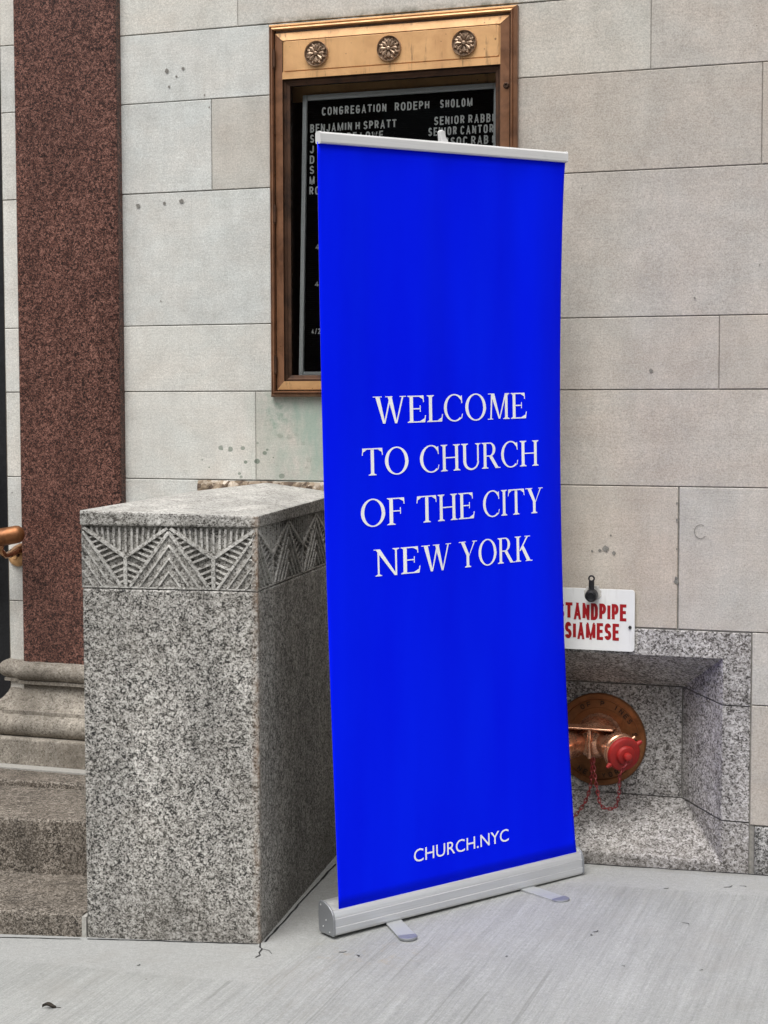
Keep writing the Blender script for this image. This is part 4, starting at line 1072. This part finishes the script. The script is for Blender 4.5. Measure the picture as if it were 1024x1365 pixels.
rows_ = [(.892, [('CONGREGATION', -1.972, -1.760), ('RODEPH', -1.733, -1.622), ('SHOLOM', -1.588, -1.486)]),
         (.841, [('BENJAMIN H SPRATT', -2.010, -1.727), ('SENIOR RABBI', -1.606, -1.419)]),
         (.8085, [('SHAYNA DE LOWE', -2.010, -1.770), ('SENIOR CANTOR', -1.624, -1.419)]),
         (.776, [('J', -2.010, -1.997), ('ASSOC RAB I', -1.592, -1.419)]),
         (.7435, [('D', -2.010, -1.995), ('RABBI', -1.498, -1.419)]),
         (.711, [('S', -2.010, -1.995)]), (.6785, [('M', -2.010, -1.993)]), (.646, [('RO', -2.010, -1.976)]),
         (.474, [('4', -1.987, -1.974)]), (.358, [('4', -1.987, -1.974)]), (.210, [('4/2', -1.996, -1.966)])]
words_ = []
for z0, items in rows_:
    for s_, a, b in items:
        parts_ = s_.split(' ')
        adv_ = lambda q: sum(max(STROKES[c][0], 0) + .175 + .2 for c in q) - .2
        tot = sum(adv_(q) for q in parts_) + .55 * (len(parts_) - 1); pos = a
        for q in parts_:
            wd_ = adv_(q) / tot * (b - a); words_.append((q, pos, pos + wd_, z0)); pos += wd_ + .55 / tot * (b - a)
for q, a, b, z0 in words_:
    tx = MB(); h_ = .0262 if z0 > .6 else .0175
    block_word(tx, q, a, b, z0 - .001, z0 - .001 + h_, lambda x, z, l: (TB(x, z)[0], by(TB(x, z)[1]) + .0018 - l, TB(x, z)[1]), .175, .2)
    tx.build('white_lettering', M['letter_white'], lb)

# ================================================================== ROLL-UP BANNER
BX, BY = -1.58, -.84
BZ = zg(BX, BY) + .004
ang = math.atan2(.822, .569)
BN = thing('banner_stand', 'tall blue roll-up banner stand welcoming people to a city church', 'banner', (BX, BY, BZ), ang)
SLP = .0214
BL, BH0, BH1 = .868, .070, 2.052
def L(x, y, z): return (x - .0225 * z, y, z + SLP * x)      # the stand tips square to the sloping pavement
FX0, FX1 = .030, .866
def wave(x, z):      # gentle cupping and soft vertical folds of the fabric
    u = (x - FX0) / (FX1 - FX0); t = max(0, min(1, (z - BH0) / (BH1 - BH0))); bow = math.sin(math.pi * t)
    w_ = .0060 * math.sin(u * 9.5 + .8 + .7 * t) * bow + .0058 * math.sin(u * 23 + 2.2 + .8 * t) * (t ** 2.2) * bow ** .5 + 0.0018 * math.sin(u * 41 + 1.1) * (t ** 3) * bow ** .5
    w_ += .030 * max(0, (u - .80) / .20) ** 2 * bow ** .8 + .008 * max(0, (.08 - u) / .08) ** 2 * bow
    return w_
def edge_x(x, z):
    u = (x - FX0) / (FX1 - FX0); t = max(0, min(1, (z - BH0) / (BH1 - BH0))); bow = math.sin(math.pi * t) ** .8
    return x - .016 * bow * max(0, (u - .6) / .4) ** 2 - .012 * t * max(0, (u - .6) / .4) - .012 * t * max(0, 1 - u / .3)
def FB(x, z, off=0.0): return L(edge_x(x, z), wave(x, z) - off, z)
m = MB(); NU, NV = 90, 60
vs_ = [FB(FX0 + (FX1 - FX0) * i / NU, BH0 + (BH1 - BH0) * j / NV) for j in range(NV + 1) for i in range(NU + 1)]
m.add(vs_, [[j * (NU + 1) + i, j * (NU + 1) + i + 1, (j + 1) * (NU + 1) + i + 1, (j + 1) * (NU + 1) + i] for j in range(NV) for i in range(NU)])
fabric = m.build('banner_fabric', [M['fabric_back'], M['blue']], BN, local=True, smooth=60)
sm = fabric.modifiers.new('thickness', 'SOLIDIFY'); sm.thickness = .0006; sm.offset = -1.0; sm.material_offset = 1
# --- serif capitals, drawn stroke by stroke
Tk, Th, Sf, Ex = .112, .042, .028, .078
def glyph(ch):
    Pz = []
    def q(*p): Pz.append(list(p))
    def bar(x0, y0, x1, y1): q((x0, y0), (x1, y0), (x1, y1), (x0, y1))
    def serif(xl, xr, y, up, l=Ex, r=Ex):
        s_ = Sf if up else -Sf; br = .045 if up else -.045
        bar(xl - l, min(y, y + s_), xr + r, max(y, y + s_))
        if l: q((xl - l * .75, y + s_), (xl, y + s_), (xl, y + s_ + br))
        if r: q((xr, y + s_), (xr + r * .75, y + s_), (xr, y + s_ + br))
    def stem(x, wd=Tk, y0=0, y1=1, b=(Ex, Ex), t=(Ex, Ex)):
        bar(x, y0, x + wd, y1)
        if b: serif(x, x + wd, y0, True, *b)
        if t: serif(x, x + wd, y1, False, *t)
    def ring(cx, cy, rx, ry, tk, th, a0, a1, n_=30):
        for i in range(n_):
            a, b = R(a0 + (a1 - a0) * i / n_), R(a0 + (a1 - a0) * (i + 1) / n_)
            q((cx + rx * math.cos(a), cy + ry * math.sin(a)), (cx + rx * math.cos(b), cy + ry * math.sin(b)),
              (cx + (rx - tk) * math.cos(b), cy + (ry - th) * math.sin(b)), (cx + (rx - tk) * math.cos(a), cy + (ry - th) * math.sin(a)))
    def diag(xa, ya, xb, yb, wd): q((xa, ya), (xa + wd, ya), (xb + wd, yb), (xb, yb))
    E_ = Ex
    if ch == 'I': stem(E_); return Pz, Tk + 2 * E_
    if ch == 'H': stem(E_); stem(E_ + .50); bar(E_ + Tk, .485, E_ + .50, .485 + Th); return Pz, .50 + Tk + 2 * E_
    if ch == 'E' or ch == 'F':
        stem(E_, b=(Ex, 0 if ch == 'E' else Ex), t=(Ex, 0)); X = E_ + Tk
        bar(X, 1 - Th, X + .36, 1); q((X + .36, 1), (X + .36 - .03, 1 - Th), (X + .345, .76), (X + .372, .76))
        q((X + .20, 1 - Th), (X + .331, 1 - Th), (X + .345, .86))
        bar(X, .49, X + .25, .49 + Th); q((X + .225, .635), (X + .25, .635), (X + .25, .395), (X + .225, .395))
        if ch == 'E':
            bar(X, 0, X + .40, Th); q((X + .37, Th), (X + .40, 0), (X + .435, .26), (X + .405, .26)); q((X + .22, Th), (X + .372, Th), (X + .392, .15))
            return Pz, X + .43
        return Pz, X + .38
    if ch == 'L':
        stem(E_, b=(Ex, 0)); X = E_ + Tk
        bar(X, 0, X + .38, Th); q((X + .35, Th), (X + .38, 0), (X + .42, .28), (X + .39, .28)); q((X + .2, Th), (X + .352, Th), (X + .375, .16))
        return Pz, X + .40
    if ch == 'T':
        c_ = .36; stem(c_ - Tk / 2, t=None, y1=1 - Th); bar(.02, 1 - Th, .70, 1)
        q((.02, 1), (.05, 1 - Th), (.025, .74), (.0, .74)); q((.05, 1 - Th), (.18, 1 - Th), (.035, .85))
        q((.70, 1), (.72, .74), (.695, .74), (.67, 1 - Th)); q((.54, 1 - Th), (.67, 1 - Th), (.685, .85))
        return Pz, .72
    if ch == 'O': ring(.415, .5, .395, .52, Tk, .045, 0, 360, 48); return Pz, .83
    if ch == 'C':
        ring(.43, .5, .41, .52, Tk, .045, 52, 310, 40)
        q((.66, .93), (.705, .97), (.72, .67), (.692, .67)); q((.56, .93), (.67, .93), (.70, .74))
        q((.675, .10), (.70, .09), (.735, .26), (.71, .27)); 
        return Pz, .77
    if ch == 'U':
        stem(E_, b=None, y0=.32); stem(E_ + .545, wd=.06, b=None, y0=.32)
        cx = E_ + (.605) / 2
        n_ = 30
        for i in range(n_):
            a, b = R(180 + 180 * i / n_), R(180 + 180 * (i + 1) / n_)
            ci = E_ + (Tk + .545) / 2; ri = (.545 - Tk) / 2
            f_ = lambda a: ((cx + .3025 * math.cos(a), .32 + .34 * math.sin(a)), (ci + ri * math.cos(a), .32 + .275 * math.sin(a)))
            (o0, i0), (o1, i1) = f_(a), f_(b); q(o0, o1, i1, i0)
        return Pz, .605 + 2 * E_
    if ch == 'R':
        stem(E_, t=(Ex, 0)); X = E_ + Tk
        bar(X, 1 - Th, X + .14, 1); bar(X, .46, X + .14, .46 + Th)
        ring(X + .14, .73, .23, .27, Tk, Th, -90, 90, 20)
        diag(X + .10, .47, X + .37, 0, .14); bar(X + .37, 0, X + .58, Sf); 
        return Pz, X + .55
    if ch == 'N':
        stem(E_ + .02, wd=.055, t=(0, 0)); stem(E_ + .57, wd=.055, b=None); 
        q((E_ - .05, 1), (E_ + .10, 1), (E_ + .625, -.01), (E_ + .545, -.01)); bar(E_ - .10, 1 - Sf, E_ + .06, 1)
        return Pz, .625 + 2 * E_
    if ch == 'M':
        bar(E_ - Ex + .01, 0, E_ + .15, Sf); diag(E_ + .03, Sf, E_ + .07, 1 - Sf, .055)
        bar(E_ - .05, 1 - Sf, E_ + .16, 1); q((E_ + .05, 1), (E_ + .20, 1), (E_ + .435, .02), (E_ + .375, .02))
        q((E_ + .395, .02), (E_ + .435, .02), (E_ + .70, 1), (E_ + .64, 1))
        stem(E_ + .64, t=(0, Ex)); 
        return Pz, .77 + 2 * E_
    if ch == 'W':
        q((.075, 1), (.215, 1), (.385, 0), (.315, 0)); q((.345, 0), (.385, 0), (.575, .93), (.535, 1)); bar(.0, 1 - Sf, .29, 1)
        q((.475, 1), (.605, 1), (.765, 0), (.700, 0)); q((.725, 0), (.765, 0), (.985, 1), (.935, 1)); bar(.40, 1 - Sf, .63, 1); bar(.86, 1 - Sf, 1.06, 1)
        return Pz, 1.06
    if ch == 'Y':
        q((.08, 1), (.225, 1), (.455, .44), (.32, .46)); q((.645, 1), (.70, 1), (.455, .47), (.415, .42)); bar(.0, 1 - Sf, .295, 1); bar(.57, 1 - Sf, .775, 1)
        stem(.32, t=None, y1=.46); return Pz, .77
    if ch == 'K':
        stem(E_); X = E_ + Tk
        q((X, .42), (X + .06, .42), (X + .40, 1), (X + .335, 1)); bar(X + .24, 1 - Sf, X + .48, 1)
        q((X + .08, .56), (X + .17, .66), (X + .50, 0), (X + .345, 0)); bar(X + .27, 0, X + .58, Sf)
        return Pz, X + .58
    return Pz, .30
def serif_line(s_, x0, x1, zb, cap, name='lettering'):
    m = MB(); pos = 0; polys = []
    for ch in s_:
        if ch == ' ': pos += .30; continue
        ps, adv = glyph(ch)
        for k_, p_ in enumerate(ps): polys.append(([(pos + a, b) for a, b in p_], k_))
        pos += adv + .045
    pos -= .045; sx = (x1 - x0) / pos
    for p_, k_ in polys:
        # slice every stroke finely so that it follows the folds of the cloth
        off = .0016 + .00002 * k_
        m.poly([FB(x0 + a * sx, zb + b * cap, off) for a, b in p_])
    return m.build(name, M['white_print'], fabric, local=True)
def serif_words(words, zb):
    for s_, a, b in words: serif_line(s_, a + .0255 * (a - .15), b + .0255 * (b - .15), zb, .071)
serif_words([('WELCOME', .177, .695)], 1.3355); serif_words([('TO', .140, .279), ('CHURCH', .311, .737)], 1.2015)
serif_words([('OF', .131, .264), ('THE', .300, .498), ('CITY', .527, .752)], 1.068); serif_words([('NEW', .171, .413), ('YORK', .441, .709)], .935)
m = MB()
put_text(m, 'CHURCH.NYC', .277, .611, .1495, .1850, lambda x, z: FB(x, z, .0016), bold=.0)
m.build('lettering', M['white_print'], fabric, local=True)
# top clamp rail
m = MB()
m.prism([(-.009, 2.048), (-.0115, 2.052), (-.0115, 2.072), (-.008, 2.077), (.006, 2.077), (.010, 2.072), (.010, 2.052), (.007, 2.048)], 'x', .0235, .8510)
m.v = [Vector(L(*v)) for v in m.v]; rail = m.build('top_rail', M['alu_white'], BN, local=True, bevel=.0015)
m = MB()
for x0, x1 in ((.0200, .024), (.8505, .8545)):
    m = MB(); m.prism([(-.010, 2.047), (-.0125, 2.052), (-.0125, 2.073), (-.009, 2.078), (.007, 2.078), (.011, 2.073), (.011, 2.052), (.008, 2.047)], 'x', x0, x1)
    m.v = [Vector(L(*v)) for v in m.v]; m.build('end_plug', M['alu_white'], rail, local=True)
m = MB()
m.tube([L(.432, .020, .04), L(.432, .022, 1.0), L(.432, .016, 2.06)], [.0085, .0075, .006], 12); m.build('support_pole', M['alu_dark'], BN, local=True, smooth=50)
m = MB(); m.prism([(.418, 2.055), (.448, 2.055), (.446, 2.088), (.440, 2.090), (.436, 2.107), (.428, 2.112), (.421, 2.108), (.423, 2.080)], 'y', .0105, .026)
m.v = [Vector(L(*v)) for v in m.v]; m.build('pole_hook', M['alu_white'], BN, local=True, bevel=.002)
# cassette base
bp = [(-.010, .006), (-.0135, .012), (-.0135, .026), (-.0120, .0275), (-.0120, .049), (-.0105, .0505), (-.0092, .060), (-.0060, .066), (-.0020, .0705), (.002, .0715), (.006, .0755), (.016, .082), (.030, .0865), (.046, .087), (.053, .080), (.0555, .050), (.0535, .006)]
m = MB(); m.prism(bp, 'x', .009, .878); m.v = [Vector(L(v.x, v.y, v.z)) for v in m.v]
base = m.build('base_cassette', M['alu'], BN, local=True, smooth=25)
cp_ = [(-.0125, .004), (-.0155, .012), (-.0150, .050), (-.0115, .062), (-.004, .0725), (.008, .081), (.028, .0885), (.048, .089), (.056, .081), (.058, .05), (.056, .008), (.05, .003)]
for x0, x1 in ((.003, .0095), (.8775, .884)):
    m = MB(); m.prism(cp_, 'x', x0, x1); m.v = [Vector(L(v.x, v.y, v.z)) for v in m.v]; ec = m.build('end_cap', M['alu_dark'], BN, local=True, bevel=.002)
    xs_ = x0 - .0012 if x0 < .4 else x1 + .0012; sg = -1 if x0 < .4 else 1
    for (y, z) in ((.004, .013), (.044, .078), (.020, .042), (.034, .022)):
        m = MB(); m.lathe([(0, .0012), (.0022, .001), (.0028, -.002)], L(xs_ - sg * .001, y, z), (sg, 0, 0), 10)
        m.build('screw', M['alu'], ec, local=True, smooth=40)
def foot(xc, a, ln, zz=.0):
    m = MB(); pts = []; hw = .0235
    for i in range(13): t = R(-90 + 180 * i / 12); pts.append((ln - hw + hw * math.cos(t), hw * math.sin(t)))
    pts += [(-.03, hw), (-.03, -hw)]
    ca, sa = math.cos(a), math.sin(a)
    m.prism([(xc + p_[0] * ca - p_[1] * sa, .012 + p_[0] * sa + p_[1] * ca) for p_ in pts], 'z', .0005, .0062)
    m.v = [Vector((v.x, v.y, v.z + SLP * v.x - .000 * v.y)) for v in m.v]
    f_ = m.build('foot', M['foot_metal'], BN, local=True, bevel=.0015)
    m = MB(); pts = []
    for i in range(13): t = R(-90 + 180 * i / 12); pts.append((ln - hw + (hw + .0012) * math.cos(t), (hw + .0012) * math.sin(t)))
    pts += [(ln - hw - .012, hw + .0012), (ln - hw - .012, -hw - .0012)]
    m.prism([(xc + p_[0] * ca - p_[1] * sa, .012 + p_[0] * sa + p_[1] * ca) for p_ in pts], 'z', .0, .0078)
    m.v = [Vector((v.x, v.y, v.z + SLP * v.x)) for v in m.v]
    m.build('foot_tip', M['alu_dark'], f_, local=True, bevel=.002)
foot(.208, R(-90 - 20), .178); foot(.668, R(-90 + 2), .182)

# ================================================================== a dry leaf on the pavement
m = MB(); n_ = 12; vs_ = []
for i in range(n_ + 1):
    u = i / n_; wd = .007 * math.sin(math.pi * u) ** .8
    for v in (-1, -.5, 0, .5, 1):
        vs_.append((-2.058 + .030 * u, -1.476 + .013 * u + wd * v, zg(-2.05, -1.47) + .003 + .007 * abs(v) + .004 * math.sin(u * 5)))
m.add(vs_, [[i * 5 + j, (i + 1) * 5 + j, (i + 1) * 5 + j + 1, i * 5 + j + 1] for i in range(n_) for j in range(4)])
m.tube([(-2.028, -1.463, zg(-2.05, -1.47) + .003), (-2.018, -1.458, zg(-2.05, -1.47) + .0015)], .0007, 6)
tag(m.build('dry_leaf', M['leaf'], smooth=60), 'small curled dry leaf lying on the sidewalk before the bottom step', 'leaf')

# ================================================================== across the street (seen only as a dark reflection in the glass)
OB = thing('brick_building', 'dark brick building across the street, reflected faintly in the case glass', 'building', (-6, -24, -1.7))
m = MB(); m.box(-34, 22, -34, -22, -2.6, 9.2); m.build('facade', M['brick'], OB)
for i in range(12):
    for j in range(3):
        x = -32 + i * 4.5; z = -.2 + j * 3.1
        m = MB(); m.box(x, x + 1.5, -22.0, -21.95, z, z + 1.9); m.build('window', M['pane'], OB)
m = MB(); m.box(-34.3, 22.3, -34.3, -21.6, 9.2, 9.7); m.build('cornice', M['base_stone'], OB)
